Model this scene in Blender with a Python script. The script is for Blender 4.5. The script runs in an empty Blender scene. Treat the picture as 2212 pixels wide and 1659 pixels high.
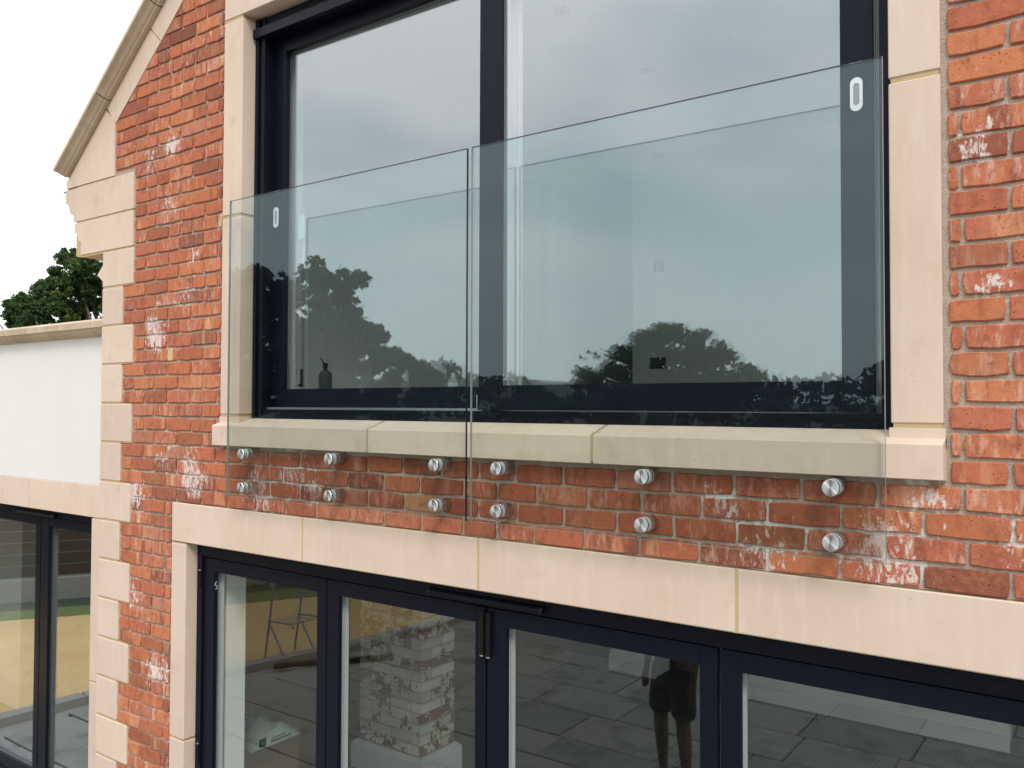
import bpy, bmesh, math, random
import numpy as np
from mathutils import Vector, Matrix

random.seed(7); rng = np.random.default_rng(7)
SC = bpy.context.scene
COL = SC.collection

# ------------------------------------------------------------------ camera
F, W_PX = 1850.13, 2212.0
yaw, pit, rol = 0.6262, 0.0253, 0.0032
fw = Vector((-math.sin(yaw)*math.cos(pit), math.cos(yaw)*math.cos(pit), math.sin(pit)))
r0 = Vector((math.cos(yaw), math.sin(yaw), 0)); u0 = r0.cross(fw)
rt = r0*math.cos(rol) + u0*math.sin(rol); up = -r0*math.sin(rol) + u0*math.cos(rol)
cam = bpy.data.cameras.new('camera'); camo = bpy.data.objects.new('camera', cam); COL.objects.link(camo)
CAM = Vector((1.9129, -2.6595, 0.2177))
m = Matrix(((rt.x, up.x, -fw.x), (rt.y, up.y, -fw.y), (rt.z, up.z, -fw.z))).to_4x4(); m.translation = CAM
camo.matrix_world = m
cam.sensor_fit = 'HORIZONTAL'; cam.sensor_width = 36.0; cam.lens = F/W_PX*36.0
cam.clip_start = 0.05; cam.clip_end = 900
SC.camera = camo

# ------------------------------------------------------------------ world
SUN_EL, SUN_AZ = math.radians(47), math.radians(42)     # az measured from -y (behind the camera) towards -x
w = bpy.data.worlds.new('World'); SC.world = w; w.use_nodes = True
nt = w.node_tree; nt.nodes.clear(); N = nt.nodes.new; L = nt.links.new
out = N('ShaderNodeOutputWorld'); bg = N('ShaderNodeBackground'); L(bg.outputs[0], out.inputs[0])
sky = N('ShaderNodeTexSky'); sky.sky_type = 'NISHITA'; sky.sun_disc = False
sky.sun_elevation = SUN_EL; sky.sun_rotation = math.radians(180-42)
skm = N('ShaderNodeVectorMath'); skm.operation = 'SCALE'; skm.inputs[3].default_value = 0.08; L(sky.outputs[0], skm.inputs[0])
tc = N('ShaderNodeTexCoord'); sep = N('ShaderNodeSeparateXYZ'); L(tc.outputs['Generated'], sep.inputs[0])
# overcast: luminance rises from horizon to zenith, soft cloud structure
el = N('ShaderNodeMath'); el.operation = 'MAXIMUM'; el.inputs[1].default_value = 0.0; L(sep.outputs[2], el.inputs[0])
base = N('ShaderNodeMapRange'); base.inputs[1].default_value = 0; base.inputs[2].default_value = 1
base.inputs[3].default_value = 1.0; base.inputs[4].default_value = 2.0; L(el.outputs[0], base.inputs[0])
# project direction on a cloud plane
den = N('ShaderNodeMath'); den.operation = 'ADD'; den.inputs[1].default_value = 0.18; L(el.outputs[0], den.inputs[0])
dv = N('ShaderNodeVectorMath'); dv.operation = 'DIVIDE'; L(tc.outputs['Generated'], dv.inputs[0])
cb = N('ShaderNodeCombineXYZ'); 
for i in range(3): L(den.outputs[0], cb.inputs[i])
L(cb.outputs[0], dv.inputs[1])
nz = N('ShaderNodeTexNoise'); nz.inputs['Scale'].default_value = 1.35; nz.inputs['Detail'].default_value = 5; nz.inputs['Roughness'].default_value = 0.5
L(dv.outputs[0], nz.inputs['Vector'])
cr = N('ShaderNodeValToRGB'); cr.color_ramp.elements[0].position = 0.38; cr.color_ramp.elements[1].position = 0.60
cr.color_ramp.elements[0].color = (0.64, 0.73, 0.80, 1); cr.color_ramp.elements[1].color = (1.0, 0.985, 1.0, 1)
L(nz.outputs[0], cr.inputs[0])
hz = N('ShaderNodeMapRange'); hz.interpolation_type = 'SMOOTHSTEP'; hz.inputs[1].default_value = 0.04; hz.inputs[2].default_value = 0.34; L(el.outputs[0], hz.inputs[0])
hm = N('ShaderNodeMix'); hm.data_type = 'RGBA'; hm.inputs[6].default_value = (.93, .985, 1.0, 1); L(hz.outputs[0], hm.inputs[0]); L(cr.outputs[0], hm.inputs[7])
cm = N('ShaderNodeVectorMath'); cm.operation = 'SCALE'; L(hm.outputs[2], cm.inputs[0]); L(base.outputs[0], cm.inputs[3])
mx = N('ShaderNodeMix'); mx.data_type = 'RGBA'; mx.inputs[0].default_value = 0.93
L(skm.outputs[0], mx.inputs[6]); L(cm.outputs[0], mx.inputs[7]); L(mx.outputs[2], bg.inputs[0])
bg.inputs[1].default_value = 1.0
sl = bpy.data.lights.new('sun', 'SUN'); sl.energy = 1.5; sl.angle = math.radians(16); sl.color = (1.0, 0.93, 0.85)
so = bpy.data.objects.new('sun', sl); COL.objects.link(so)
d = Vector((math.sin(SUN_AZ)*math.cos(SUN_EL), -math.cos(SUN_AZ)*math.cos(SUN_EL), math.sin(SUN_EL)))
so.rotation_euler = d.to_track_quat('Z', 'Y').to_euler()
SC.view_settings.view_transform = 'Standard'; SC.view_settings.look = 'None'
SC.view_settings.exposure = 0.36; SC.view_settings.gamma = 1.0; SC.view_settings.use_curve_mapping = False
SC.cycles.max_bounces = 10; SC.cycles.transparent_max_bounces = 24; SC.cycles.diffuse_bounces = 4

# ------------------------------------------------------------------ helpers
def link(o, parent=None):
    COL.objects.link(o)
    if parent is not None: o.parent = parent
    return o
def empty(name, loc=(0, 0, 0)):
    o = bpy.data.objects.new(name, None); o.location = loc; COL.objects.link(o); return o
def tag(o, label=None, cat=None, group=None, kind=None):
    if label: o['label'] = label
    if cat: o['category'] = cat
    if group: o['group'] = group
    if kind: o['kind'] = kind
    return o
class MB:
    def __init__(s): s.v = []; s.f = []; s.mi = []
    def add(s, v, f, mi=0):
        b = len(s.v); s.v += [tuple(q) for q in v]; s.f += [tuple(b+i for i in g) for g in f]; s.mi += [mi]*len(f); return s
    def box(s, x0, x1, y0, y1, z0, z1, c=0.0, mi=0):
        if c <= 0:
            v = [(x, y, z) for x in (x0, x1) for y in (y0, y1) for z in (z0, z1)]
            return s.add(v, [(0, 1, 3, 2), (4, 6, 7, 5), (0, 4, 5, 1), (2, 3, 7, 6), (0, 2, 6, 4), (1, 5, 7, 3)], mi)
        bm = bmesh.new(); bmesh.ops.create_cube(bm, size=1)
        for q in bm.verts: q.co = Vector(((x0+x1)/2+q.co.x*(x1-x0), (y0+y1)/2+q.co.y*(y1-y0), (z0+z1)/2+q.co.z*(z1-z0)))
        bmesh.ops.bevel(bm, geom=bm.edges[:], offset=c, segments=1, affect='EDGES')
        bm.verts.index_update(); v = [q.co[:] for q in bm.verts]; f = [[q.index for q in g.verts] for g in bm.faces]; bm.free()
        return s.add(v, f, mi)
    def prism(s, pts, y0, y1, mi=0):            # pts in xz, extruded along y
        n = len(pts); v = [(x, y0, z) for x, z in pts] + [(x, y1, z) for x, z in pts]
        return s.add(v, [tuple(range(n)), tuple(range(2*n-1, n-1, -1))] + [(i, i+n, (i+1) % n+n, (i+1) % n) for i in range(n)], mi)
    def prismx(s, pts, x0, x1, mi=0):           # pts in yz, extruded along x
        n = len(pts); v = [(x0, y, z) for y, z in pts] + [(x1, y, z) for y, z in pts]
        return s.add(v, [tuple(range(n)), tuple(range(2*n-1, n-1, -1))] + [(i, i+n, (i+1) % n+n, (i+1) % n) for i in range(n)], mi)
    def cyl(s, p0, p1, r0_, r1_=None, n=24, mi=0):
        r1_ = r0_ if r1_ is None else r1_
        p0 = Vector(p0); p1 = Vector(p1); a = (p1-p0).normalized(); q = a.orthogonal().normalized(); t = a.cross(q)
        v = []
        for p, r in ((p0, r0_), (p1, r1_)):
            for i in range(n):
                an = 2*math.pi*i/n; v.append(p + (q*math.cos(an)+t*math.sin(an))*r)
        return s.add(v, [tuple(range(n-1, -1, -1)), tuple(range(n, 2*n))] + [(i, (i+1) % n, (i+1) % n+n, i+n) for i in range(n)], mi)
    def lathe(s, o, axis, prof, n=28, mi=0):    # prof: (distance along axis, radius)
        o = Vector(o); a = Vector(axis).normalized(); q = a.orthogonal().normalized(); t = a.cross(q); v = []
        for h, r in prof:
            for i in range(n):
                an = 2*math.pi*i/n; v.append(o + a*h + (q*math.cos(an)+t*math.sin(an))*max(r, 1e-4))
        f = [tuple(range(n-1, -1, -1)), tuple(range((len(prof)-1)*n, len(prof)*n))]
        for k in range(len(prof)-1):
            f += [(k*n+i, k*n+(i+1) % n, (k+1)*n+(i+1) % n, (k+1)*n+i) for i in range(n)]
        return s.add(v, f, mi)
    def tube(s, pts, r, n=8, mi=0):
        for a, b in zip(pts[:-1], pts[1:]): s.cyl(a, b, r, r, n, mi)
        return s
    def build(s, name, mats, parent=None, smooth=False, loc=None):
        me = bpy.data.meshes.new(name); v = s.v
        if loc is not None: v = [(a-loc[0], b-loc[1], c-loc[2]) for a, b, c in v]
        me.from_pydata(v, [], s.f)
        if not isinstance(mats, (list, tuple)): mats = [mats]
        for mt in mats: me.materials.append(mt)
        me.polygons.foreach_set('material_index', s.mi)
        bm = bmesh.new(); bm.from_mesh(me); bmesh.ops.recalc_face_normals(bm, faces=bm.faces[:])
        if smooth:
            for g in bm.faces: g.smooth = True
            for e in bm.edges:
                if len(e.link_faces) == 2 and e.calc_face_angle(0) > 0.6: e.smooth = False
        bm.to_mesh(me); bm.free()
        o = bpy.data.objects.new(name, me)
        if loc is not None: o.location = loc
        return link(o, parent)
def box(name, x0, x1, y0, y1, z0, z1, mat, parent=None, c=0.0):
    loc = ((x0+x1)/2, (y0+y1)/2, (z0+z1)/2)
    return MB().box(x0, x1, y0, y1, z0, z1, c).build(name, mat, parent, loc=loc)
def area_mesh(name, verts, faces, mat, parent=None):
    me = bpy.data.meshes.new(name); me.from_pydata(verts, [], faces); me.materials.append(mat)
    return link(bpy.data.objects.new(name, me), parent)

# ------------------------------------------------------------------ materials
class NB:
    """small node-building helper"""
    def __init__(s, name):
        s.m = bpy.data.materials.new(name); s.m.use_nodes = True; s.t = s.m.node_tree; s.t.nodes.clear()
        s.out = s.n('ShaderNodeOutputMaterial'); s.p = s.n('ShaderNodeBsdfPrincipled'); s.l(s.p.outputs[0], s.out.inputs[0])
        s.geo = s.n('ShaderNodeNewGeometry')
    def n(s, t): return s.t.nodes.new(t)
    def l(s, a, b): s.t.links.new(a, b)
    def val(s, x, sock):
        if hasattr(x, 'links') or hasattr(x, 'is_output'): s.l(x, sock)
        else: sock.default_value = x
    def math(s, op, a, b=0.0, c=None, clamp=False):
        k = s.n('ShaderNodeMath'); k.operation = op; k.use_clamp = clamp; s.val(a, k.inputs[0]); s.val(b, k.inputs[1])
        if c is not None: s.val(c, k.inputs[2])
        return k.outputs[0]
    def vec(s, op, a, b=(0, 0, 0)):
        k = s.n('ShaderNodeVectorMath'); k.operation = op; s.val(a, k.inputs[0]); s.val(b, k.inputs[1]); return k.outputs['Value'] if op in ('LENGTH', 'DISTANCE', 'DOT_PRODUCT') else k.outputs[0]
    def comb(s, x, y, z):
        k = s.n('ShaderNodeCombineXYZ'); s.val(x, k.inputs[0]); s.val(y, k.inputs[1]); s.val(z, k.inputs[2]); return k.outputs[0]
    def sepx(s, v):
        k = s.n('ShaderNodeSeparateXYZ'); s.l(v, k.inputs[0]); return k.outputs
    def noise(s, v, scale, detail=3, rough=0.5, dist=0.0, color=False):
        k = s.n('ShaderNodeTexNoise'); s.val(v, k.inputs['Vector']); k.inputs['Scale'].default_value = scale
        k.inputs['Detail'].default_value = detail; k.inputs['Roughness'].default_value = rough; k.inputs['Distortion'].default_value = dist
        return k.outputs[1 if color else 0]
    def voro(s, v, scale, feature='F1'):
        k = s.n('ShaderNodeTexVoronoi'); s.val(v, k.inputs['Vector']); k.inputs['Scale'].default_value = scale; k.feature = feature; return k.outputs['Distance']
    def ramp(s, f, stops, interp='LINEAR'):
        k = s.n('ShaderNodeValToRGB'); s.val(f, k.inputs[0]); e = k.color_ramp.elements; k.color_ramp.interpolation = interp
        while len(e) < len(stops): e.new(0.5)
        for q, (p, c) in zip(e, stops): q.position = p; q.color = (*c, 1) if len(c) == 3 else c
        return k.outputs[0]
    def step(s, f, a, b):
        k = s.n('ShaderNodeMapRange'); k.interpolation_type = 'SMOOTHSTEP'; s.val(f, k.inputs[0]); k.inputs[1].default_value = a; k.inputs[2].default_value = b; return k.outputs[0]
    def mix(s, f, a, b, mode='MIX'):
        k = s.n('ShaderNodeMix'); k.data_type = 'RGBA'; k.blend_type = mode; s.val(f, k.inputs[0])
        for x, q in ((a, k.inputs[6]), (b, k.inputs[7])): s.val((*x, 1) if isinstance(x, tuple) and len(x) == 3 else x, q)
        return k.outputs[2]
    def bump(s, h, strength=0.5, dist=0.002):
        k = s.n('ShaderNodeBump'); k.inputs['Strength'].default_value = strength; k.inputs['Distance'].default_value = dist; s.l(h, k.inputs['Height']); s.l(k.outputs[0], s.p.inputs['Normal'])
    def set(s, color=None, rough=0.5, metal=0.0, spec=None):
        if color is not None: s.val((*color, 1) if isinstance(color, tuple) and len(color) == 3 else color, s.p.inputs['Base Color'])
        s.val(rough, s.p.inputs['Roughness']); s.p.inputs['Metallic'].default_value = metal
        if spec is not None: s.p.inputs['Specular IOR Level'].default_value = spec
        return s.m
def rnd01(b):
    oi = b.n('ShaderNodeObjectInfo'); s_ = b.math('ADD', oi.outputs['Random'], b.geo.outputs['Random Per Island']); return b.math('FRACT', s_), oi
# efflorescence centres on the wall (x, z, radius)
SALT = [ (-1.30, -0.10, .17), (-1.52, -0.20, .17), (-1.15, -0.17, .10), (1.44, -0.03, .07), (1.00, -0.20, .16), (1.33, -0.22, .16), (0.85, -0.12, .10), (1.75, -0.16, .15), (-2.35, -0.06, .14),
        (-2.10, -0.13, .16), (-2.05, -0.20, .12), (-2.45, 0.62, .14), (-2.15, 0.80, .12), (-2.6, -0.30, .15), (-2.5, 1.55, .12), (-2.3, 1.65, .12), (-2.4, -1.2, .15), (-2.6, -0.86, .12), (1.60, 0.95, .07), (1.62, 0.55, .06), (-2.1, 1.0, .1), (-2.30, 1.28, .1)]
def salt_mask(b, pos):
    sx = b.sepx(pos); m_ = None; wn = b.sepx(b.noise(pos, 9, 3, .6, color=True)); wp = b.comb(b.math('ADD', sx[0], b.math('MULTIPLY', b.math('SUBTRACT', wn[0], .5), .30)), 0.0, b.math('ADD', sx[2], b.math('MULTIPLY', b.math('SUBTRACT', wn[1], .5), .22)))
    for x, z, r in SALT:
        dd = b.vec('DISTANCE', wp, (x, 0, z)); g = b.step(dd, r*1.3, r*0.1)
        m_ = g if m_ is None else b.math('MAXIMUM', m_, g)
    return m_
def mat_brick(name='brick_clay', salt=1.0):
    b = NB(name); r, oi = rnd01(b); pos = b.geo.outputs['Position']; sx = b.sepx(pos)
    off = b.math('MULTIPLY', r, 57.3)
    body = b.ramp(r, [(0.0, (.45, .145, .078)), (.18, (.50, .175, .085)), (.34, (.42, .130, .075)), (.48, (.54, .205, .10)), (.62, (.46, .150, .09)), (.74, (.48, .165, .08)), (.82, (.36, .11, .07)), (.88, (.50, .22, .15)), (.925, (.20, .07, .045)), (.965, (.43, .125, .062)), (.985, (.56, .36, .20))], 'CONSTANT')
    # vertical firing bands: cream, brown and mauve stripes across one brick
    bx = b.comb(b.math('ADD', b.math('MULTIPLY', sx[0], 1.0), off), b.math('MULTIPLY', sx[2], .12), off)
    n1 = b.noise(bx, 17, 1, .4); r2 = b.math('FRACT', b.math('MULTIPLY', r, 7.77)); r3 = b.math('FRACT', b.math('MULTIPLY', r, 23.1))
    c = b.mix(b.math('MULTIPLY', b.step(n1, .56, .62), b.math('MULTIPLY', b.step(r2, .50, .8), .8)), body, (.60, .30, .17))
    n2 = b.noise(b.comb(b.math('ADD', sx[0], b.math('MULTIPLY', off, 2.1)), b.math('MULTIPLY', sx[2], .1), off), 15, 1, .4)
    c = b.mix(b.math('MULTIPLY', b.step(n2, .63, .66), b.step(r2, .72, .84)), c, (.70, .52, .30))
    n3 = b.noise(b.comb(b.math('ADD', sx[0], b.math('MULTIPLY', off, 3.7)), b.math('MULTIPLY', sx[2], .15), off), 12, 2, .5)
    c = b.mix(b.math('MULTIPLY', b.step(n3, .58, .66), b.step(r3, .45, .7)), c, (.26, .085, .055))
    # mottling
    g = b.noise(pos, 42, 5, .65); c = b.mix(b.math('MULTIPLY', b.step(g, .35, .75), .42), c, (.60, .25, .13))
    g2 = b.noise(b.comb(sx[0], sx[1], b.math('MULTIPLY', sx[2], .5)), 26, 4, .6, .5); c = b.mix(b.math('MULTIPLY', b.step(g2, .48, .70), .62), c, (.21, .075, .048))
    g3 = b.noise(pos, 260, 2, .6); c = b.mix(b.math('MULTIPLY', b.step(g3, .3, .8), .38), c, (.26, .09, .055)); g4 = b.noise(pos, 75, 4, .7); c = b.mix(b.math('MULTIPLY', b.step(g4, .58, .74), .55), c, (.16, .055, .038)); c = b.mix(b.math('MULTIPLY', b.step(b.noise(b.vec('ADD', pos, (5, 1, 2)), 55, 4, .7), .60, .74), .45), c, (.66, .42, .30))
    # pinkish lime bloom on many bricks
    bl = b.noise(b.comb(b.math('MULTIPLY', sx[0], 1.6), off, b.math('MULTIPLY', sx[2], .45)), 30, 5, .7)
    c = b.mix(b.math('MULTIPLY', b.step(bl, .48, .66), b.math('MULTIPLY', b.step(r3, .30, .75), .60)), c, (.62, .40, .33))
    c = b.mix(1.0, c, (1.03, .95, .88), 'MULTIPLY'); c = b.mix(b.math('MULTIPLY', b.step(b.math('FRACT', b.math('MULTIPLY', r, 41.3)), .80, .92), .45), c, (.17, .06, .04))
    # salts
    sm = b.math('MULTIPLY', salt_mask(b, pos), salt) if salt else 0.0
    sn = b.noise(b.comb(b.math('MULTIPLY', sx[0], 1.5), sx[1], b.math('MULTIPLY', sx[2], .6)), 34, 7, .78, .4)
    if salt:
        lo = b.noise(pos, 2.3, 2, .5); k = b.math('ADD', b.math('ADD', b.math('MULTIPLY', sm, .20), sn), b.math('MULTIPLY', b.math('SUBTRACT', lo, .5), .35))
        sf = b.noise(pos, 120, 4, .7); k = b.math('ADD', k, b.math('MULTIPLY', b.math('SUBTRACT', sf, .5), .22)); k = b.math('ADD', k, b.math('MULTIPLY', b.math('SUBTRACT', r2, .6), .10)); c = b.mix(b.math('MULTIPLY', b.step(k, .655, .745), .78), c, (.74, .67, .63))
    else:
        c = b.mix(.70, c, (.12, .038, .025)); wsh = b.noise(pos, 11, 5, .65); k = b.math('ADD', wsh, b.math('MULTIPLY', b.math('SUBTRACT', r, .5), .22)); c = b.mix(b.step(k, .405, .45), c, b.mix(r3, (.82, .78, .66), (.60, .55, .44)))
    # shade painted into the brick colour on the courses under the sill
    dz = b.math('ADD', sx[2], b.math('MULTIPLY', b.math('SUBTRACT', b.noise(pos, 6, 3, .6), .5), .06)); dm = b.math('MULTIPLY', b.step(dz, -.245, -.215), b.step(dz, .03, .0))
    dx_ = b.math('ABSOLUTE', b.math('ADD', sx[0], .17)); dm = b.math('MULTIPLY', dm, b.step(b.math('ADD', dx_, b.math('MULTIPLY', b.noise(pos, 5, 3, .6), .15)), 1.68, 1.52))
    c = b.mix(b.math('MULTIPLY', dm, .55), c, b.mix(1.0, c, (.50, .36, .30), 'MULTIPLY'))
    # dark pits
    pv = b.voro(pos, 75); pg = b.noise(pos, 14, 2, .5); pits = b.math('MULTIPLY', b.step(pv, .19, .10), b.step(pg, .50, .60))
    c = b.mix(b.math('MULTIPLY', pits, .85), c, (.07, .025, .018))
    b.set(c, .88, spec=.25)
    h = b.math('SUBTRACT', b.math('ADD', b.math('MULTIPLY', b.noise(pos, 130, 5, .7), 1.0), b.math('MULTIPLY', b.noise(pos, 30, 3, .5), .8)), b.math('MULTIPLY', pits, 1.4)); b.bump(h, .55, .003)
    return b.m
def mat_mortar():
    b = NB('mortar_grey'); pos = b.geo.outputs['Position']; sx = b.sepx(pos)
    n = b.noise(pos, 22, 5, .7); c = b.mix(n, (.33, .255, .20), (.54, .445, .37)); c = b.mix(b.math('MULTIPLY', b.step(b.noise(pos, 180, 3, .6), .4, .8), .4), c, (.22, .17, .13))
    sm = salt_mask(b, pos); sn = b.noise(pos, 40, 6, .75)
    k = b.math('ADD', b.math('MULTIPLY', sm, .28), sn); c = b.mix(b.math('MULTIPLY', b.step(k, .60, .72), .85), c, (.72, .70, .67))
    c = b.mix(1.0, c, (1.12, 1.10, 1.08), 'MULTIPLY'); b.set(c, .95, spec=.15); b.bump(b.math('ADD', b.noise(pos, 90, 5, .7), b.noise(pos, 260, 2, .6)), .8, .005); return b.m
def mat_stone(name, a, c2, warm=.5, seed=0.0):
    b = NB(name); r, oi = rnd01(b); pos = b.geo.outputs['Position']; sx = b.sepx(pos)
    p2 = b.vec('ADD', pos, b.comb(seed, b.math('MULTIPLY', r, 9.0), 0.0))
    c = b.mix(b.step(b.noise(p2, 2.6, 4, .55), .3, .7), a, c2)
    tint = b.ramp(r, [(0, (1, 1, 1)), (.35, (.94, .93, .91)), (.7, (1.03, 1.01, .98)), (1, (.92, .91, .89))], 'LINEAR'); c = b.mix(1.0, c, tint, 'MULTIPLY')
    # run marks, patches and specks
    st = b.noise(b.comb(b.math('MULTIPLY', sx[0], 3.0), sx[1], b.math('MULTIPLY', sx[2], .5)), 9, 4, .6)
    c = b.mix(b.math('MULTIPLY', b.step(st, .48, .72), .30), c, (.76, .65, .54))
    st2 = b.noise(b.vec('ADD', pos, (3.1, 0, 7.7)), 6.5, 3, .5); c = b.mix(b.math('MULTIPLY', b.step(st2, .58, .74), .30), c, (.46, .35, .24)); st3 = b.noise(b.comb(b.math('MULTIPLY', sx[0], 2.2), 5.0, b.math('MULTIPLY', sx[2], .7)), 22, 5, .65); c = b.mix(b.math('MULTIPLY', b.step(st3, .55, .8), .25), c, (.50, .40, .30))
    sp = b.voro(pos, 26); sg = b.noise(pos, 11, 1); c = b.mix(b.math('MULTIPLY', b.math('MULTIPLY', b.step(sp, .09, .04), b.step(sg, .55, .62)), .6), c, (.28, .20, .13))
    fine = b.noise(pos, 340, 3, .7); c = b.mix(b.math('MULTIPLY', fine, .14), c, (.36, .27, .19))
    b.set(c, .9, spec=.2); b.bump(b.math('ADD', b.noise(pos, 300, 3, .7), b.math('MULTIPLY', b.noise(pos, 12, 3, .5), 1.2)), .22, .0015); return b.m
def mat_simple(name, col, rough=.5, metal=0.0, var=.12, scale=30, bump=0.0, spec=None):
    b = NB(name); pos = b.geo.outputs['Position']; n = b.noise(pos, scale, 4, .6)
    c = b.mix(n, tuple(x*(1-var) for x in col), tuple(min(1, x*(1+var)) for x in col))
    b.set(c, b.math('ADD', b.math('MULTIPLY', n, .12), rough-.06), metal, spec)
    if bump: b.bump(b.noise(pos, scale*4, 4, .6), bump, .002)
    return b.m
def mat_steel():
    b = NB('brushed_steel'); tcn = b.n('ShaderNodeTexCoord'); o = tcn.outputs['Object']; sx = b.sepx(o)
    ang = b.math('ARCTAN2', sx[2], sx[0]); rad = b.vec('LENGTH', b.comb(sx[0], 0.0, sx[2]))
    n = b.noise(b.comb(b.math('MULTIPLY', rad, 900), 0.0, b.math('MULTIPLY', sx[1], 900)), 1.0, 2, .5)
    b.set((.66, .66, .65), b.math('ADD', b.math('MULTIPLY', n, .05), .36), 1.0)
    b.p.inputs['Anisotropic'].default_value = 0.95
    t = b.n('ShaderNodeCombineXYZ'); b.l(b.math('MULTIPLY', sx[2], -1.0), t.inputs[0]); b.l(sx[0], t.inputs[2])
    tn = b.vec('NORMALIZE', t.outputs[0]); b.l(tn, b.p.inputs['Tangent']); return b.m
def mat_glass(name, tint, f0, gain, rough=0.0, gcol=(.93, .985, 1)):
    b = NB(name); b.t.nodes.remove(b.p)
    lw = b.vec('DOT_PRODUCT', b.geo.outputs['Normal'], b.geo.outputs['Incoming']); c = b.math('ABSOLUTE', lw)
    f = b.math('POWER', b.math('SUBTRACT', 1.0, c, clamp=True), 5.0); f = b.math('ADD', b.math('MULTIPLY', f, (1-f0)), f0); f = b.math('MULTIPLY', f, gain, clamp=True)
    tr = b.n('ShaderNodeBsdfTransparent'); tr.inputs[0].default_value = (*tint, 1); gl = b.n('ShaderNodeBsdfGlossy'); gl.inputs['Roughness'].default_value = rough; gl.inputs[0].default_value = (*gcol, 1)
    mxs = b.n('ShaderNodeMixShader'); b.l(f, mxs.inputs[0]); b.l(tr.outputs[0], mxs.inputs[1]); b.l(gl.outputs[0], mxs.inputs[2]); b.l(mxs.outputs[0], b.out.inputs[0]); return b.m
def mat_leaf(name, c1, c2, c3):
    b = NB(name); pos = b.geo.outputs['Position']; r = b.geo.outputs['Random Per Island']
    c = b.ramp(r, [(0, c1), (.5, c2), (1, c3)]); c = b.mix(b.step(b.noise(pos, .9, 3, .5), .42, .66), c, c3); b.set(c, .75, spec=.18)
    tl = b.n('ShaderNodeBsdfTranslucent'); b.l(c, tl.inputs[0]); mxs = b.n('ShaderNodeMixShader'); mxs.inputs[0].default_value = .3
    b.l(b.p.outputs[0], mxs.inputs[1]); b.l(tl.outputs[0], mxs.inputs[2]); b.l(mxs.outputs[0], b.out.inputs[0]); return b.m

M = dict(
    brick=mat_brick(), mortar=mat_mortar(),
    stone=mat_stone('cast_stone', (.65, .512, .418), (.695, .56, .468)), stone_stain_shade=mat_stone('stained_shaded_stone', (.47, .375, .27), (.56, .455, .34)),  # second stone: soffit shade of the copings mixed into its stained tone
    bedding=mat_simple('ochre_pointing', (.50, .37, .20), .95, var=.2, scale=60, bump=.5),
    render=mat_simple('white_render', (.72, .70, .675), .9, var=.05, scale=3, bump=.1),
    frame=mat_simple('navy_powder_coat', (.0042, .0058, .0125), .40, var=.25, scale=60, spec=.16),
    gasket=mat_simple('black_rubber', (.006, .006, .008), .6),
    white=mat_simple('white_plastic', (.74, .75, .76), .4, var=.03),
    paint=mat_simple('white_wall_paint', (.78, .78, .75), .8, var=.03, scale=3),
    ceil=mat_simple('ceiling_paint', (.80, .79, .78), .85, var=.02, scale=3),
    steel=mat_steel(), alu=mat_simple('aluminium', (.62, .63, .65), .3, 1.0, var=.05),
    clear=mat_simple('clear_washer', (.42, .50, .53), .25),
    glass=mat_glass('balustrade_glass', (.925, .948, .94), .042, 1.05, 0.0, (.80, .97, 1)),
    glass_edge=mat_simple('green_glass_edge', (.010, .026, .026), .15, var=.2, spec=.6),
    glass_rim=mat_simple('ground_glass_edge', (.24, .25, .24), .35, var=.2, spec=.6),
    pane=mat_glass('window_glass', (.93, .95, .95), .122, 1.5),
    pane_side=mat_glass('side_door_glass', (.93, .95, .95), .16, 1.8),
    pane_low=mat_glass('door_glass', (.93, .955, .945), .06, 1.05),
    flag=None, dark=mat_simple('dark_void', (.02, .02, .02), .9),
    wood=mat_simple('dark_stained_boards', (.055, .036, .028), .8, var=.35, scale=12, bump=.4),
    concrete=mat_simple('concrete', (.26, .25, .23), .9, var=.15, scale=14, bump=.3),
    bark=mat_simple('bark', (.09, .065, .045), .95, var=.35, scale=14, bump=.6),
    leaf=mat_leaf('tree_leaf', (.022, .05, .018), (.042, .09, .028), (.095, .135, .035)),
    leafdark=mat_leaf('oak_leaf', (.010, .026, .014), (.018, .044, .022), (.036, .070, .032)),
    skin=mat_simple('skin', (.15, .085, .06), .55, var=.05), navy=mat_simple('navy_cloth', (.018, .02, .032), .9, bump=.2),
    blue=mat_simple('pale_blue_cloth', (.16, .34, .50), .85, bump=.2), hair=mat_simple('dark_hair', (.03, .02, .015), .6),
    card=mat_simple('brown_cardboard', (.16, .09, .05), .85, var=.1), poly=mat_simple('white_polythene', (.26, .33, .30), .35, var=.1, scale=12),
    blackp=mat_simple('black_plastic', (.006, .006, .007), .4, spec=.2), greyp=mat_simple('grey_plastic', (.28, .28, .28), .5), dkgrey=mat_simple('dark_fitting', (.055, .06, .06), .4),
    bluep=mat_simple('blue_plastic', (.035, .055, .075), .35),
)
def mat_flag(name, c1, c2, c3):
    b = NB(name); r, oi = rnd01(b); pos = b.geo.outputs['Position']
    c = b.ramp(r, [(0, c1), (.4, c2), (.75, c3), (1, c1)]); n = b.noise(pos, 3.2, 5, .65); c = b.mix(b.math('MULTIPLY', b.step(n, .5, .66), .55), c, tuple(x*.35 for x in c1))
    c = b.mix(b.math('MULTIPLY', b.noise(pos, 40, 4, .7), .35), c, tuple(x*.5 for x in c2)); b.set(c, .65); b.bump(b.noise(pos, 14, 5, .6), .4, .006); return b.m
M['flag'] = mat_flag('riven_flag', (.22, .22, .205), (.31, .30, .265), (.25, .255, .245))
M['tile'] = mat_flag('slate_floor_tile', (.06, .065, .06), (.085, .085, .075), (.07, .075, .075))
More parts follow.
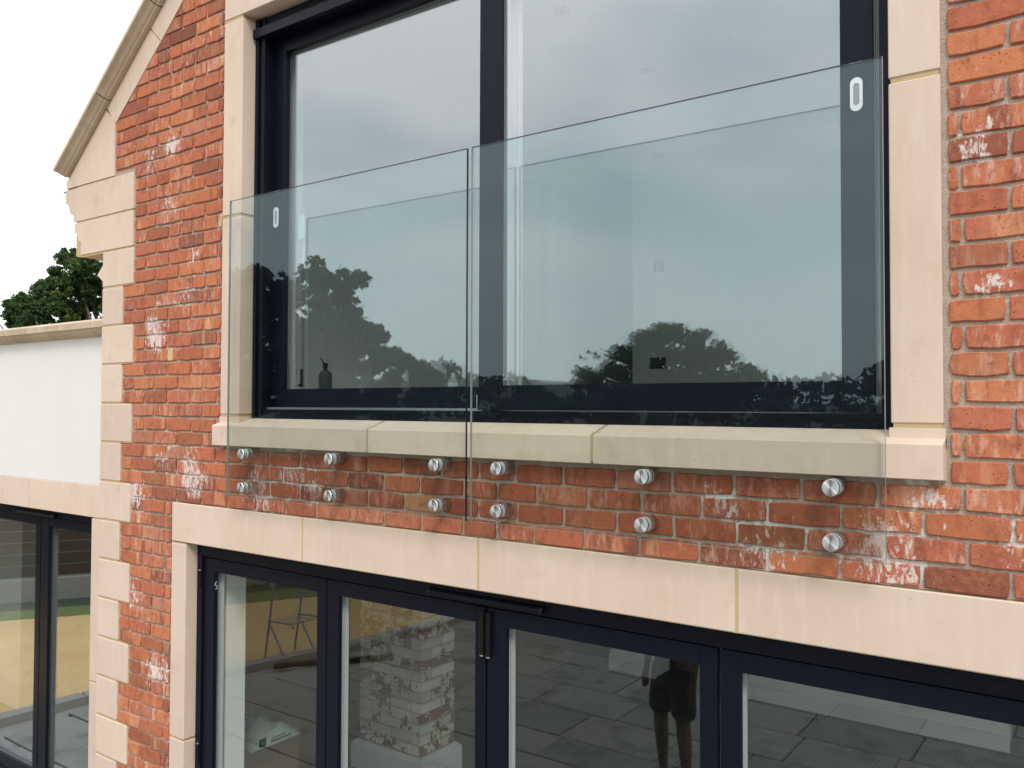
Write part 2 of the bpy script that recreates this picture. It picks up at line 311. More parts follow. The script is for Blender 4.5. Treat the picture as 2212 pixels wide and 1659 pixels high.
def mat_lawn():
    b = NB('dry_ground'); pos = b.geo.outputs['Position']
    c = b.mix(b.step(b.noise(pos, 1.3, 5, .6), .35, .7), (.56, .37, .16), (.62, .44, .21)); c = b.mix(b.math('MULTIPLY', b.step(b.noise(pos, 9, 5, .7), .56, .68), .55), c, (.26, .15, .07))
    b.set(c, .95); b.bump(b.noise(pos, 30, 5, .7), .6, .02); return b.m
M['lawn'] = mat_lawn()
M['grass'] = mat_simple('green_grass', (.13, .16, .05), .95, var=.4, scale=4, bump=.6)
M['meadow'] = mat_simple('far_meadow', (.045, .06, .028), .95, var=.3, scale=.08)

# ------------------------------------------------------------------ ground setting (2.6 m below the datum)
G = -2.6
def sheet(name, poly, z, mat, parent=None):
    o = area_mesh(name, [(x, y, z) for x, y in poly], [tuple(range(len(poly)))], mat, parent); return tag(o, kind='structure')
sheet('ground', [(-500, -500), (500, -500), (500, 500), (-500, 500)], G-.06, M['meadow'])
lawn_poly = [(-12.5, 1.5), (-10.6, -1.2), (-9.2, -3.3), (-8.1, -5.4), (-6.6, -8.0), (-3, -11.5), (-2.0, -12.2), (-2.0, -9.6), (-5.4, -6.0), (-5.55, -3.9), (-5.95, -2.4), (-6.3, -.9), (-6.5, 1.5)]
sheet('dry_lawn', lawn_poly, G-.03, M['lawn'])
sheet('grass_strip', [(-13.2, 1.5), (-11.1, -1.4), (-9.8, -3.5), (-8.7, -5.7), (-7.2, -8.4), (-2.5, -13.2), (20, -13.2), (20, -12.2), (-2.0, -12.2), (-3, -11.5), (-6.6, -8.0), (-8.1, -5.4), (-9.2, -3.3), (-10.6, -1.2), (-12.5, 1.5)], G-.026, M['grass'])
# patio of riven flags; each its own piece
patio = sheet('patio', [(-6.2, 1.2), (12, 1.2), (12, -12.2), (-2.0, -12.2), (-2.0, -9.6), (-5.3, -6.0), (-5.45, -3.9), (-5.8, -2.4), (-6.15, -.9)], G-.022, M['concrete'])
def edge_x(y):      # left edge of the patio
    pts = [(1.3, -6.2), (-.9, -6.15), (-2.4, -5.8), (-3.9, -5.45), (-6.0, -5.3), (-9.6, -2.0), (-12.2, -2.0)]
    for (ya, xa), (yb, xb) in zip(pts[:-1], pts[1:]):
        if yb <= y <= ya: return xa + (xb-xa)*(ya-y)/(ya-yb)
    return -6.2
flag_cache = {}
def flag_mesh(wx, wy, k, mat, th=.022):
    key = (round(wx, 3), round(wy, 3), k, mat.name)
    if key not in flag_cache:
        rr = random.Random(k*131+int(wx*1000)+int(wy*977)); pts = []
        for (a, b_) in [(-1, -1), (0, -1), (1, -1), (1, 0), (1, 1), (0, 1), (-1, 1), (-1, 0)]:
            pts.append((a*wx/2+rr.uniform(-.005, .005), b_*wy/2+rr.uniform(-.005, .005)))
        n = 8; v = [(x, y, -th) for x, y in pts] + [(x, y, -.004) for x, y in pts] + [(x*.985, y*.985, rr.uniform(0, .004)) for x, y in pts]
        f = [tuple(range(16, 24))] + [(i, (i+1) % n, (i+1) % n+n, i+n) for i in range(n)] + [(i+n, (i+1) % n+n, (i+1) % n+2*n, i+2*n) for i in range(n)]
        me = bpy.data.meshes.new('flagstone'); me.from_pydata(v, [], f); me.materials.append(mat); flag_cache[key] = me
    return flag_cache[key]
y = 0.55; row = 0; nfl = 0
while y > -9.4:
    h = [.60, .60, .45, .60][row % 4]; x = 7.4 - (.37*row) % .9
    while x > edge_x(y-h/2)+.45:
        wdt = random.choice([.90, .90, .60, .75]); 
        if x-wdt < edge_x(y-h/2)+.16: wdt = x-edge_x(y-h/2)-.16
        if wdt < .2: break
        wdt = round(wdt, 2)
        o = link(bpy.data.objects.new('flagstone', flag_mesh(wdt-.012, h-.012, random.randrange(3), M['flag'])), patio)
        o.location = (x-wdt/2, y-h/2, G); nfl += 1; x -= wdt
    y -= h; row += 1
# kerb between patio and dry lawn
kb = MB(); kp = [(-6.18, 1.2), (-6.13, -.9), (-5.78, -2.4), (-5.42, -3.9), (-5.27, -6.0), (-2.0, -9.6), (-2.0, -12.2)]
for (xa, ya), (xb, yb) in zip(kp[:-1], kp[1:]):
    dx, dy = xb-xa, yb-ya; l_ = math.hypot(dx, dy); nx, ny = dy/l_*.16, -dx/l_*.16
    v = [(xa, ya, G-.05), (xb, yb, G-.05), (xb+nx, yb+ny, G-.05), (xa+nx, ya+ny, G-.05)]; v += [(a, b_, G+.06) for a, b_, _ in v]
    kb.add(v, [(0, 1, 2, 3), (7, 6, 5, 4), (0, 4, 5, 1), (1, 5, 6, 2), (2, 6, 7, 3), (3, 7, 4, 0)])
tag(kb.build('kerb', M['concrete']), kind='structure')

# ------------------------------------------------------------------ the house
house = empty('house', (0, 0, G)); tag(house, 'red brick house with pale stone dressings, large sliding window and folding glass doors', 'house')
inv = Matrix.Translation((0, 0, -G))
class _H: pass
def H(o):           # parent to the house (the Empty sits at the base; keep world placement)
    o.parent = house; o.matrix_parent_inverse = inv; return o
def hbox(name, *a, c=0.0, mat=None): return H(box(name, *a, mat, None, c))

XL, XJL0, XJL1, XJR0, XJR1, XR = -2.985, -1.842, -1.680, 1.341, 1.490, 4.2
# backing wall with mortar face
mw = MB(); MY = .0095
def mbx(x0, x1, z0, z1, y1=.105): mw.box(x0, x1, MY, y1, z0, z1)
mbx(XL+.02, XJL0, -.30, 1.55); mbx(XJL0, XR, -.30, .012); mbx(XJR1-.010, XR, .012, 5.0); mbx(XL+.02, -2.25, -2.6, -.30)
mw.prism([(-2.86, 1.55), (XJL0, 1.55), (XJL0, 2.75), (-2.86+1.08, 2.75), (-2.86, 1.86)], MY, .105)
mw.prism([(XJL0+.001, 2.63), (XJR1-.012, 2.63), (XJR1-.012, 4.16), (-.05, 4.16), (XJL0+.001, 2.70)], MY, .105)
H(mw.build('mortar_wall', M['mortar']))
# ---- stone dressings: each block a part, ochre bedding behind
bed = MB()
def stone(name, x0, x1, z0, z1, y0=-.003, y1=.10, c=.003, g=.006):
    return H(box(name, x0+(g if x0 > XL+.001 else 0), x1-g, y0, y1, z0+g, z1-g, M['stone'], None, c))
ks = list(range(-11, 5))
for k in ks:
    xr = -2.655 if k % 2 == 0 else -2.762
    z1 = .225*(k+1) if k < 4 else 1.115
    stone('quoin_stone', XL, xr, .225*k, z1, y1=.23); 
bed.box(XL+.004, -2.775, .0005, .22, G, 1.1075)
for k in ks:
    if k % 2 == 0: bed.box(-2.775, -2.662, .0005, .09, .225*k, .225*(k+1) if k < 4 else 1.115)
# kneeler blocks with moulded left ends
def pstone(name, pts, y0=-.003, y1=.23): 
    mb = MB().prism(pts, y0, y1); cx = sum(p[0] for p in pts)/len(pts); cz = sum(p[1] for p in pts)/len(pts)
    return H(mb.build(name, M['stone'], None, loc=(cx, y0, cz)))
pstone('kneeler_stone', [(-3.24, 1.122), (-2.665, 1.122), (-2.665, 1.322), (-3.315, 1.322), (-3.315, 1.275), (-3.305, 1.262), (-3.29, 1.255), (-3.277, 1.238), (-3.27, 1.215), (-3.255, 1.205), (-3.24, 1.20)])
pstone('kneeler_stone', [(-3.315, 1.333), (-2.665, 1.333), (-2.665, 1.540), (-3.433, 1.540), (-3.433, 1.462), (-3.415, 1.455), (-3.395, 1.443), (-3.385, 1.42), (-3.377, 1.40), (-3.365, 1.385), (-3.345, 1.378), (-3.335, 1.375), (-3.333, 1.34)])
pstone('kneeler_stone', [(-3.423, 1.551), (-2.871, 1.551), (-2.871, 1.852), (-2.963, 1.965), (-3.423, 1.589)])
bed.prism([(-3.225, 1.108), (-2.672, 1.108), (-2.672, 1.548), (-3.30, 1.548), (-3.30, 1.12)], .0012, .22)
e0, e1 = Vector((-3.423, 1.594)), Vector((-2.367, 2.446)); rk = (e1-e0).normalized(); rn = Vector((-rk.y, rk.x))
pin = [Vector((-2.871, 1.856)), Vector((-2.415, 2.226)), Vector((-1.95, 2.613)), Vector((-1.48, 3.0)), Vector((-1.0, 3.39)), Vector((-.53, 3.771)), Vector((-.05, 4.16))]
for i, (a, b_) in enumerate(zip(pin[:-1], pin[1:])):
    def onl(p): return e0 + rk*((p-e0).dot(rk)+.0)
    g = rk*.005; A, B = a+g, b_-g; C_, D_ = onl(b_)-g+rk*-.02, onl(a)+g-rk*.02
    pstone('verge_stone', [tuple(A), tuple(B), tuple(C_), tuple(D_)], y1=.10)
bed.prism([tuple(pin[0]), tuple(pin[-1]), tuple(e0+rk*((pin[-1]-e0).dot(rk))), tuple(e0+rk*((pin[0]-e0).dot(rk)))], .003, .08)
# raking coping with a moulded soffit; one part per length of stone
prof = [(0.0, -.002), (-.002, -.030), (.004, -.033), (.007, -.038), (.009, -.045), (.015, -.052), (.023, -.058), (.028, -.066), (.030, -.076), (.032, -.085), (.050, -.085), (.10, -.03), (.12, .25), (0.0, .25)]
cuts = [0.0, .612, 1.275, 1.93, 2.6, 3.25, 3.9, 4.5]
zero = (Vector((-3.365, 1.60))-e0).dot(rk)
for i in range(len(cuts)-1):
    t0, t1 = zero-.015+cuts[i], zero-.015+cuts[i+1]-.008; vs = []
    for t in (t0, t1):
        for n_, y_ in prof: p = e0+rk*t+rn*(n_+.004); vs.append((p.x, y_, p.y))
    n = len(prof); fs = [tuple(range(n)), tuple(range(2*n-1, n-1, -1))]+[(q, q+n, (q+1) % n+n, (q+1) % n) for q in range(n)]
    c0 = e0+rk*(t0+t1)*.5; H(MB().add(vs, fs).build('coping_stone', M['stone_stain_shade'], None, loc=(c0.x, 0, c0.y)))
H(bed.build('stone_bedding', M['bedding']))
H(MB().prism([(-3.52, 1.545), (-3.44, 1.556), (-3.36, 1.556), (-3.40, 1.538), (-3.44, 1.535)], .02, .06).build('lead_flashing', M['dkgrey']))
# window surround
stone('jamb_stone', XJL0, XJL1, .165, 1.168, y1=.20); stone('jamb_stone', XJL0, XJL1, 1.172, 2.175, y1=.20)
stone('jamb_stone', XJR0, XJR1, .165, 1.168, y1=.20); stone('jamb_stone', XJR0, XJR1, 1.172, 2.175, y1=.20)
stone('lintel_stone', XJL0, -.55, 2.180, 2.62, y1=.20); stone('lintel_stone', -.55, XJR1, 2.180, 2.62, y1=.20)
H(MB().box(XJL0+.01, XJL1-.012, .001, .19, .1, 2.2).box(XJR0+.012, XJR1-.01, .001, .19, .1, 2.2).box(XJL0+.004, XJR1-.01, .004, .11, .03, .13).box(-.760, -.728, -.040, .10, .022, .106).box(.353, .385, -.040, .10, .022, .106).box(-.760,-.728,-.02,.066,.10,.126).box(.353,.385,-.02,.066,.10,.126).build('stone_bedding', M['bedding']))
for (a, b_) in ((XJL0, -.744), (-.744, .369), (.369, XJR1)):     # sill, weathered top
    mb = MB(); a2, b2 = a+(.0 if a == XJL0 else .006), b_-(0 if b_ == XJR1 else .006)
    mb.prismx([(-.045, .016), (-.025, .012), (-.022, .020), (-.012, .020), (-.010, .012), (.10, .012), (.10, .151), (.060, .149), (-.041, .116), (-.045, .112)], a2, b2)
    if a == XJL0: mb.box(a2, XJL1-.001, -.002, .058, .10, .158)
    if b_ == XJR1: mb.box(XJR0+.001, b2, -.002, .058, .10, .158)
    H(mb.build('sill_stone', M['stone'], None, loc=((a+b_)/2, 0, .08)))
# door surround
for (a, b_) in ((-2.252, -1.206), (-1.206, -.172), (-.172, .879), (.879, 1.93), (1.93, 2.98)): stone('lintel_stone', a, b_, -.512, -.298, y1=.20, g=.005)
stone('jamb_stone', -2.252, -2.112, -1.538, -.512, y1=.20); stone('jamb_stone', -2.252, -2.112, -2.6, -1.538, y1=.20)
stone('jamb_stone', 1.800, 1.945, -1.538, -.512, y1=.20); stone('jamb_stone', 1.800, 1.945, -2.6, -1.538, y1=.20)
H(MB().box(-2.246, 2.97, .0005, .19, -.508, -.302).box(-2.246, -2.126, .001, .19, -2.6, -.512).box(1.814, 1.94, .001, .19, -2.6, -.512).build('stone_bedding', M['bedding']))

# ---- bricks
R1 = [-1882, -1670, -1453, -1232, -1002, -790, -580, -370, -171, 4, 220, 439, 654, 869, 1086, 1309, 1531]
R2 = [-2001, -1790, -1571, -1352, -1130, -911, -692, -482, -249, -80, 104, 325, 541, 761, 980, 1204, 1430, 1653]
R3 = [-1879, -1665, -1448, -1232, -1003, -785, -568, -366, -175, 13, 223, 444, 661, 881, 1099, 1327, 1542]
R4 = [-1998, -1778, -1551, -1333, -1117, -899, -688, -474, -252, -84, 90, 309, 529, 752, 978, 1201, 1425, 1646]
LODD = [-2541, -2322, -2100, -1880]; LEVEN = [-2655, -2440, -2218, -2000]
bricks = []      # x0,x1,z0,z1 (cell incl. half joints)
def cells(joints, x0, x1, z0, z1):
    js = [x0]+[j/1000 for j in joints if x0+.03 < j/1000 < x1-.03]+[x1]
    for a, b_ in zip(js[:-1], js[1:]):
        if b_-a > .225*1.25 and False: pass
        bricks.append((a, b_, z0, z1))
def rowz(n): return .075*(n-1), .075*n          # row n occupies .075*(n-1)...075*n ; row 0 lies just below the sill
def jitter_join(base):
    j = [q+random.randint(-7, 7) for q in base]; extra = random.random()
    if extra < .22: q = random.choice(j); j.append(q+random.choice([-112, 112]))
    return sorted(j)
def qr(z):          # right edge of quoins at height z
    if z > 1.545: return -2.871
    if z > 1.11: return -2.660
    k = math.floor(z/.225); return -2.655 if k % 2 == 0 else -2.762
RB = [[1312+218*i for i in range(14)], [1423+218*i for i in range(14)]]
for n in range(-34, 55):
    z0, z1 = .075*n, .075*(n+1); zc = (z0+z1)/2; odd = (n % 2) != 0     # n=-1 is the first row under the sill
    if 1.11 < zc < 1.55:   # slightly shallower courses beside the kneeler
        pass
    if zc < 0 and zc > -.30:
        J = {-1: R1, -2: R2, -3: R3, -4: R4}[n]; full = (LODD[:-1] if odd else LEVEN[:-1])+J+[J[-1]+218*i for i in range(1, 13)]
        cells(full, qr(zc), XR, z0, z1); continue
    if zc < -.30: cells(jitter_join(LODD if odd else LEVEN), qr(zc), -2.254, z0, z1); continue
    xl = qr(zc)
    if zc > 1.86: xl = -2.871+(z0-1.856)/.81*1.0
    if xl < XJL0-.05 and zc < 2.65:
        base = LODD if odd else LEVEN
        cells(jitter_join(base), xl, XJL0-.004, z0, z1)
    if zc > 2.65 and zc < 4.1: cells([int(-1900+218*i+(0 if odd else 109)) for i in range(18)], max(xl, -2.871), XJR1+.008, z0, z1)
    js = ([1533+218*i for i in range(13)] if odd else [1650+218*i for i in range(13)]) if n >= 0 else []
    cells([q+random.randint(-6, 6) for q in js], XJR1+.008, XR, z0, z1)
bvar = {}
def brick_verts(wd, ht, seed):
    rr = random.Random(seed); pts = []
    xs = [-.5, -.17, .17, .5]
    for a in xs: pts.append([a*wd, -.5*ht])
    pts.append([.5*wd, 0])
    for a in reversed(xs): pts.append([a*wd, .5*ht])
    pts.append([-.5*wd, 0])
    for i, p in enumerate(pts):
        p[0] += rr.uniform(-.0026, .0022); p[1] += rr.uniform(-.0032, .0024)
        if i in (0, 3, 5, 8): p[0] -= math.copysign(rr.uniform(.001, .004), p[0]); p[1] -= math.copysign(rr.uniform(.001, .003), p[1])
    n = len(pts); ch = .0028; v = [(x, .02, z) for x, z in pts]+[(x, ch, z) for x, z in pts]
    for x, z in pts:
        v.append((x-math.copysign(ch, x), rr.uniform(-.0006, .0006), z-math.copysign(ch, z) if abs(z) > .01 else z))
    f = [tuple(range(2*n, 3*n))]+[(i, (i+1) % n, (i+1) % n+n, i+n) for i in range(n)]+[(i+n, (i+1) % n+n, (i+1) % n+2*n, i+2*n) for i in range(n)]
    f = [tuple(reversed(g)) for g in f]
    return v, f
def brick_mesh(wd, ht, var):
    key = (round(wd/.006), round(ht, 3), var)
    if key not in bvar:
        v, f = brick_verts(round(wd/.006)*.006, ht, hash(key) & 0xffff); me = bpy.data.meshes.new('brick'); me.from_pydata(v, [], f)
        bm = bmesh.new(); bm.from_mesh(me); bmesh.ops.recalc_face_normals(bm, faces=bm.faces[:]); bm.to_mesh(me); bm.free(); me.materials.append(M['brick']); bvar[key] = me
    return bvar[key]
def project(p):
    q = Vector(p)-CAM; dd = q.dot(fw)
    if dd < .2: return (9, 9, 0)
    return q.dot(rt)/dd*F/1106, q.dot(up)/dd*F/829.5, dd
def rake_cut(x, z): return z > 1.85 and z > 1.856+(x+2.871)*.8108+.004
items = []
for (a, b_, z0, z1) in bricks:
    wd, ht = b_-a-.0105, z1-z0-.0105
    if wd < .02: continue
    cx, cz = (a+b_)/2, (z0+z1)/2
    px, py, dd = project((cx, 0, cz)); vis = abs(px) < 1.06 and abs(py) < 1.07
    items.append((vis, wd*ht*(1/dd**3) if vis else -1/dd, cx, cz, wd, ht, a, b_, z0, z1))
items.sort(key=lambda q: (-q[0], -q[1]))
rest = MB(); nb = 0
for i, (vis, sc, cx, cz, wd, ht, a, b_, z0, z1) in enumerate(items):
    yy = random.uniform(-.0015, .002)
    tl = (a, z1); cut = z0 > 1.8 and cx < .6 and rake_cut(a+.005, z1-.005)
    if cut:       # brick cut to the rake
        zt = z1-.005; zb = z0+.005; xa = -2.871+(zb-1.856)/.8108+.006; xb = -2.871+(zt-1.856)/.8108+.006; xr = b_-.005
        if xr-xa < .025: continue
        pts = [(max(a, xa), zb), (xr, zb), (xr, zt), (xb, zt)] if xb < xr else [(max(a, xa), zb), (xr, zb), (xr, 1.856+(xr-.006+2.871)*.8108)]
        rest_o = MB().prism(pts, yy, .02); 
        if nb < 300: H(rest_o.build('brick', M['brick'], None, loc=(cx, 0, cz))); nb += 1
        continue
    if nb < 296 and vis:
        me = brick_mesh(wd, ht, random.randrange(3)); o = bpy.data.objects.new('brick', me); o.location = (cx, yy, cz)
        o.rotation_euler = (random.uniform(-.004, .004), random.uniform(-.003, .003), random.uniform(-.004, .004)); COL.objects.link(o); H(o); nb += 1
    else:
        v, f = brick_verts(wd, ht, i); rest.add([(x+cx, y_+yy, z+cz) for x, y_, z in v], f)
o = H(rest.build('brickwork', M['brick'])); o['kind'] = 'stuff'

# ---- sliding window -------------------------------------------------------
def C(parent, o): o.parent = parent; o.matrix_parent_inverse = parent.matrix_world.inverted(); return o
fr = MB(); WY = .070
fr.box(-1.679, -1.655, WY, .20, .150, 2.176).box(-1.655, -1.632, WY+.012, .20, .150, 2.176).box(-1.632, -1.610, WY+.004, .20, .150, 2.176)
fr.box(1.322, 1.340, WY, .20, .150, 2.176).box(1.305, 1.322, WY+.006, .20, .150, 2.176)
fr.box(-1.610, 1.305, WY, .20, .150, .172).box(-1.610, 1.305, WY+.010, .20, .172, .196)
fr.box(-1.655, 1.322, WY+.012, .20, 2.112, 2.176).box(-1.610, 1.305, WY+.03, .20, 2.085, 2.112)
window = H(fr.build('sliding_window', M['frame'])); bpy.context.view_layer.update()
def cw(o): return C(window, o)
cw(box('header_bar', -1.679, 1.338, .052, WY+.011, 2.072, 2.120, M['frame'], None, .002))
def sash(x0, x1, z0, z1, gx0, gx1, gz0, gz1, y0, yg, y1, par, tilt=0.0, tiltx=0.0, gm='pane'):
    a = MB()
    for q in ((x0, gx0, z0, z1), (gx1, x1, z0, z1)): a.box(q[0], q[1], y0, yg, q[2], q[3], .0015)
    a.box(gx0, gx1, y0+.0005, yg, z0, gz0); a.box(gx0, gx1, y0+.0005, yg, gz1, z1)
    s_ = a.build('sash', M['frame'])
    b_ = MB(); w_ = .004
    for q in ((x0+w_, gx0, z0+w_, z1-w_), (gx1, x1-w_, z0+w_, z1-w_)): b_.box(q[0], q[1], yg+.026, y1, q[2], q[3])
    b_.box(gx0, gx1, yg+.026, y1-.0005, z0+w_, gz0); b_.box(gx0, gx1, yg+.026, y1-.0005, gz1, z1-w_)
    il = b_.build('inner_sash', M['white'])
    cx, cz = (gx0+gx1)/2, (gz0+gz1)/2
    p_ = MB().box(-(gx1-gx0)/2-.004, (gx1-gx0)/2+.004, 0, .004, -(gz1-gz0)/2-.004, (gz1-gz0)/2+.004).build('pane', M[gm]); p_.location = (cx, yg+.010, cz); p_.rotation_euler = (math.radians(tiltx), 0, math.radians(tilt))
    bpy.context.view_layer.update()
    for o_ in (s_, il, p_): C(par, o_)
    return s_, p_
sash(-1.648, -.215, .205, 2.090, -1.529, -.225, .297, 2.005, .140, .170, .215, window, .50, .12)
sash(-.233, 1.288, .200, 2.100, -.117, 1.190, .298, 2.005, .075, .088, .128, window, .50, .12)
for gx0_, gx1_, yy_ in ((-1.52, -.24, .1765), (-.11, 1.18, .0940)):      # dust and dried rain spots on the panes
    mb = MB()
    for q in range(46):
        x, z = random.uniform(gx0_, gx1_), random.uniform(.32, 1.98); r_ = random.choice([.0006, .0008, .0011, .0016]); mb.add([(x-r_, yy_-.0045, z-r_), (x+r_, yy_-.0045, z-r_*.7), (x+r_*.8, yy_-.0045, z+r_), (x-r_*.6, yy_-.0045, z+r_*1.3)], [(0, 1, 2, 3)])
    tag(cw(mb.build('dust_specks', M['white'])), kind='stuff')
cw(box('track_rail', -1.606, -.236, .098, .138, .196, .206, M['alu'], None))
cw(box('interlock_strip', -.240, -.2345, .070, .078, .200, .262, M['alu'], None))
cw(MB().box(-.212, -.128, .190, .222, .30, 2.0).box(-.122, -.112, .190, .21, .30, 2.0).build('inner_stile', M['white']))
def oval(cx, cz, w_, h_, y, par):
    def ring(w2, h2, n=10):
        pts = []; r = w2/2; hh = h2/2-r
        for i in range(n+1): a_ = math.pi*i/n; pts.append((cx+r*math.cos(a_), cz+hh+r*math.sin(a_)))
        for i in range(n+1): a_ = math.pi+math.pi*i/n; pts.append((cx+r*math.cos(a_), cz-hh+r*math.sin(a_)))
        return pts
    o_, i_ = ring(w_, h_), ring(w_*.5, h_*.66); n = len(o_)
    v = [(x, y-.003, z) for x, z in o_]+[(x, y-.003, z) for x, z in i_]+[(x, y-.0002, z) for x, z in o_]+[(x, y-.0008, z) for x, z in i_]
    f = []
    for k in range(n):
        j = (k+1) % n; f += [(k, j, j+n, k+n), (k, k+2*n, j+2*n, j), (k+n, j+n, j+3*n, k+3*n)]
    mb = MB().add(v, f); mb.add([(x, y-.0008, z) for x, z in i_], [tuple(range(n))], 1)
    return C(par, mb.build('flush_handle', [M['white'], M['greyp']]))
oval(-1.592, 1.168, .038, .104, .140, window); oval(1.239, 1.178, .037, .104, .075, window)
cw(MB().cyl((-1.592, .112, .256), (-1.592, .14, .256), .009).cyl((-1.592, .112, .256), (-1.592, .108, .256), .011, .011, 16, 1).build('lock_bolt', [M['alu'], M['blackp']]))
for x in (-1.54, -.537, -.034, 1.179): cw(MB().box(x-.016, x+.016, .0685, .0735, .157, .163).build('weep_slot', M['gasket']))
cw(MB().box(-1.500, -1.488, .235, .245, .94, 1.17).box(-1.515, -1.473, .218, .235, 1.06, 1.18).box(-1.500, -1.488, .218, .24, .94, .955).build('inner_handle', M['white']))
cw(MB().box(-1.50, -1.487, .225, .235, .31, .40).box(-1.515, -1.487, .225, .235, .31, .325).build('inner_bolt', M['dkgrey']))
tor = MB(); tor.tube([(-.112+.016*math.cos(a_), .084, .338+.018*math.sin(a_)) for a_ in [math.pi*q/9 for q in range(9, 19)]], .0016, 6); tor.tube([(-.116, .084, .336), (-.108, .084, .341)], .0018, 6); cw(tor.build('pull_ring', M['white']))

# ---- folding doors ---------------------------------------------------------
DX0, DX1 = -2.112, 1.80
fd = MB().box(DX0, DX0+.042, .063, .16, -2.56, -.513).box(DX1-.042, DX1, .063, .16, -2.56, -.513).box(DX0+.042, DX1-.042, .063, .16, -.572, -.513).box(DX0+.042, DX1-.042, .07, .16, -2.56, -2.52).box(DX0+.042, DX1-.042, .071, .16, -.583, -.572)
door = H(fd.build('folding_door', M['frame'])); bpy.context.view_layer.update()
def cd(o): return C(door, o)
LV = [(-2.068, -1.124, -1.982, -1.187), (-1.118, -.191, -1.041, -.245), (-.183, .783, -.090, .720), (.793, 1.755, .862, 1.676)]
for x0, x1, g0, g1 in LV: sash(x0, x1, -2.515, -.589, g0, g1, -2.40, -.655, .075, .098, .140, door, random.uniform(-.12, .12), random.uniform(-.08, .08), 'pane_low')
cd(MB().box(-2.075, 1.76, .088, .12, -2.515, -.58).build('gasket_seal', M['gasket'])) if False else None
def vent(x0, x1, zt, y, par):
    mb = MB(); mb.prismx([(y, zt-.004), (y-.020, zt-.012), (y-.026, zt-.020), (y-.024, zt-.030), (y-.020, zt-.031), (y, zt-.022)], x0+.012, x1-.012)
    o_ = C(par, mb.build('trickle_vent', M['frame'])); 
    for a, b_ in ((x0, x0+.012), (x1-.012, x1)): C(par, MB().prismx([(y, zt), (y-.022, zt-.008), (y-.029, zt-.020), (y-.027, zt-.033), (y, zt-.026)], a, b_).build('vent_cap', M['blackp']))
vent(-.470, .104, -.538, .063, door)
def hinge(x, z0, z1, par, y=.062, white_end=-1):
    mb = MB(); mb.cyl((x, y, z0+.003), (x, y, z1-.003), .0105, n=16)
    for zz in (z0+(z1-z0)*.22, z0+(z1-z0)*.72): mb.cyl((x, y, zz-.002), (x, y, zz+.002), .0118, n=16)
    mb.box(x-.012, x+.012, y, .0745, z0+.006, z1-.006)
    ze = z0 if white_end < 0 else z1; mb.cyl((x, y, ze-.003), (x, y, ze+.003), .0085, n=16, mi=1)
    C(par, mb.build('hinge', [M['blackp'], M['alu']]))
hinge(-.200, -.778, -.600, door); hinge(-.168, -.780, -.603, door); hinge(-2.086, -.745, -.655, door, white_end=1); hinge(-2.086, -1.66, -1.56, door, white_end=1)
hinge(-.200, -2.4, -2.22, door); hinge(-.168, -2.4, -2.22, door)
five = [(.094, -.708), (.088, -.714), (.083, -.724), (.090, -.730), (.096, -.729), (.098, -.737), (.094, -.745), (.086, -.747)]
cd(MB().tube([(-1.9812, .080+(q-.083)*1.0, z) for q, z in five], .0012, 6).build('chalk_mark', M['white']))

# ---- interior of the house -------------------------------------------------
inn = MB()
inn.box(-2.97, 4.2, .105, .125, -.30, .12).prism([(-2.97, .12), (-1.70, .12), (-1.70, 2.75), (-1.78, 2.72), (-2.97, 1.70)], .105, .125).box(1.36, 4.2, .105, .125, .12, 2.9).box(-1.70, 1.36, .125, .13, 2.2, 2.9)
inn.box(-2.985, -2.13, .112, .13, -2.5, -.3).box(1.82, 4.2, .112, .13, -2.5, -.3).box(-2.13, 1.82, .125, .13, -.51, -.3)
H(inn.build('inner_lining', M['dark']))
hbox('interior_wall', -1.720, -1.630, .201, .34, .05, 2.33, mat=M['paint'])
hbox('interior_wall', 1.33, 1.42, .201, .34, .05, 2.33, mat=M['paint'])
hbox('interior_wall', -2.30, -1.722, .20, .34, .05, 2.09, mat=M['paint']); hbox('interior_wall', 1.422, 3.2, .20, .34, .05, 2.349, mat=M['paint'])
hbox('window_board', -1.628, 1.328, .218, .40, .265, .298, mat=M['paint'])
hbox('interior_wall', -1.628, 1.328, .202, .34, .05, .263, mat=M['paint'])
uc = hbox('ceiling', -1.91, 3.3, .21, 8.1, 2.35, 2.45, mat=M['ceil']); hbox('upper_floor', -2.9, 3.3, .205, 8.1, -.22, .05, mat=M['greyp'])
H(MB().prism([(-2.22, 2.095), (-2.18, 2.11), (-1.905, 2.35), (-1.905, 2.40), (-2.22, 2.14)], .345, 8.0).build('sloping_ceiling', M['ceil']))
hbox('interior_wall', -2.30, -2.2, .345, 8.0, .052, 2.12, mat=M['paint'])
fwall = hbox('interior_wall', -1.555, 3.09, 3.90, 4.0, .052, 2.348, mat=M['paint']); hbox('interior_wall', -2.195, -2.09, 3.44, 3.54, .052, 2.10, mat=M['paint']); hbox('interior_wall', -2.195, 3.09, 6.5, 6.6, .052, 2.348, mat=M['greyp'])
bpy.context.view_layer.update()
def plate(x, z, w_, h_): C(fwall, box('socket_plate', x-w_/2, x+w_/2, 3.892, 3.899, z-h_/2, z+h_/2, M['dkgrey'], None, .002))
plate(-1.33, 2.20+.12, .086, .086) if False else None
def UV(u, v): return fw + rt*((u-1106)/F) - up*((v-829.5)/F)
def onY(u, v, Y): d_ = UV(u, v); return CAM + d_*((Y-CAM.y)/d_.y)
def onZ(u, v, Z): d_ = UV(u, v); return CAM + d_*((Z-CAM.z)/d_.z)
for u, v, w_, h_ in ((1423, 330, .095, .10), (1423, 573, .095, .10), (1421, 784, .150, .095)): p = onY(u, v, 3.895); plate(p.x, p.z, w_, h_)
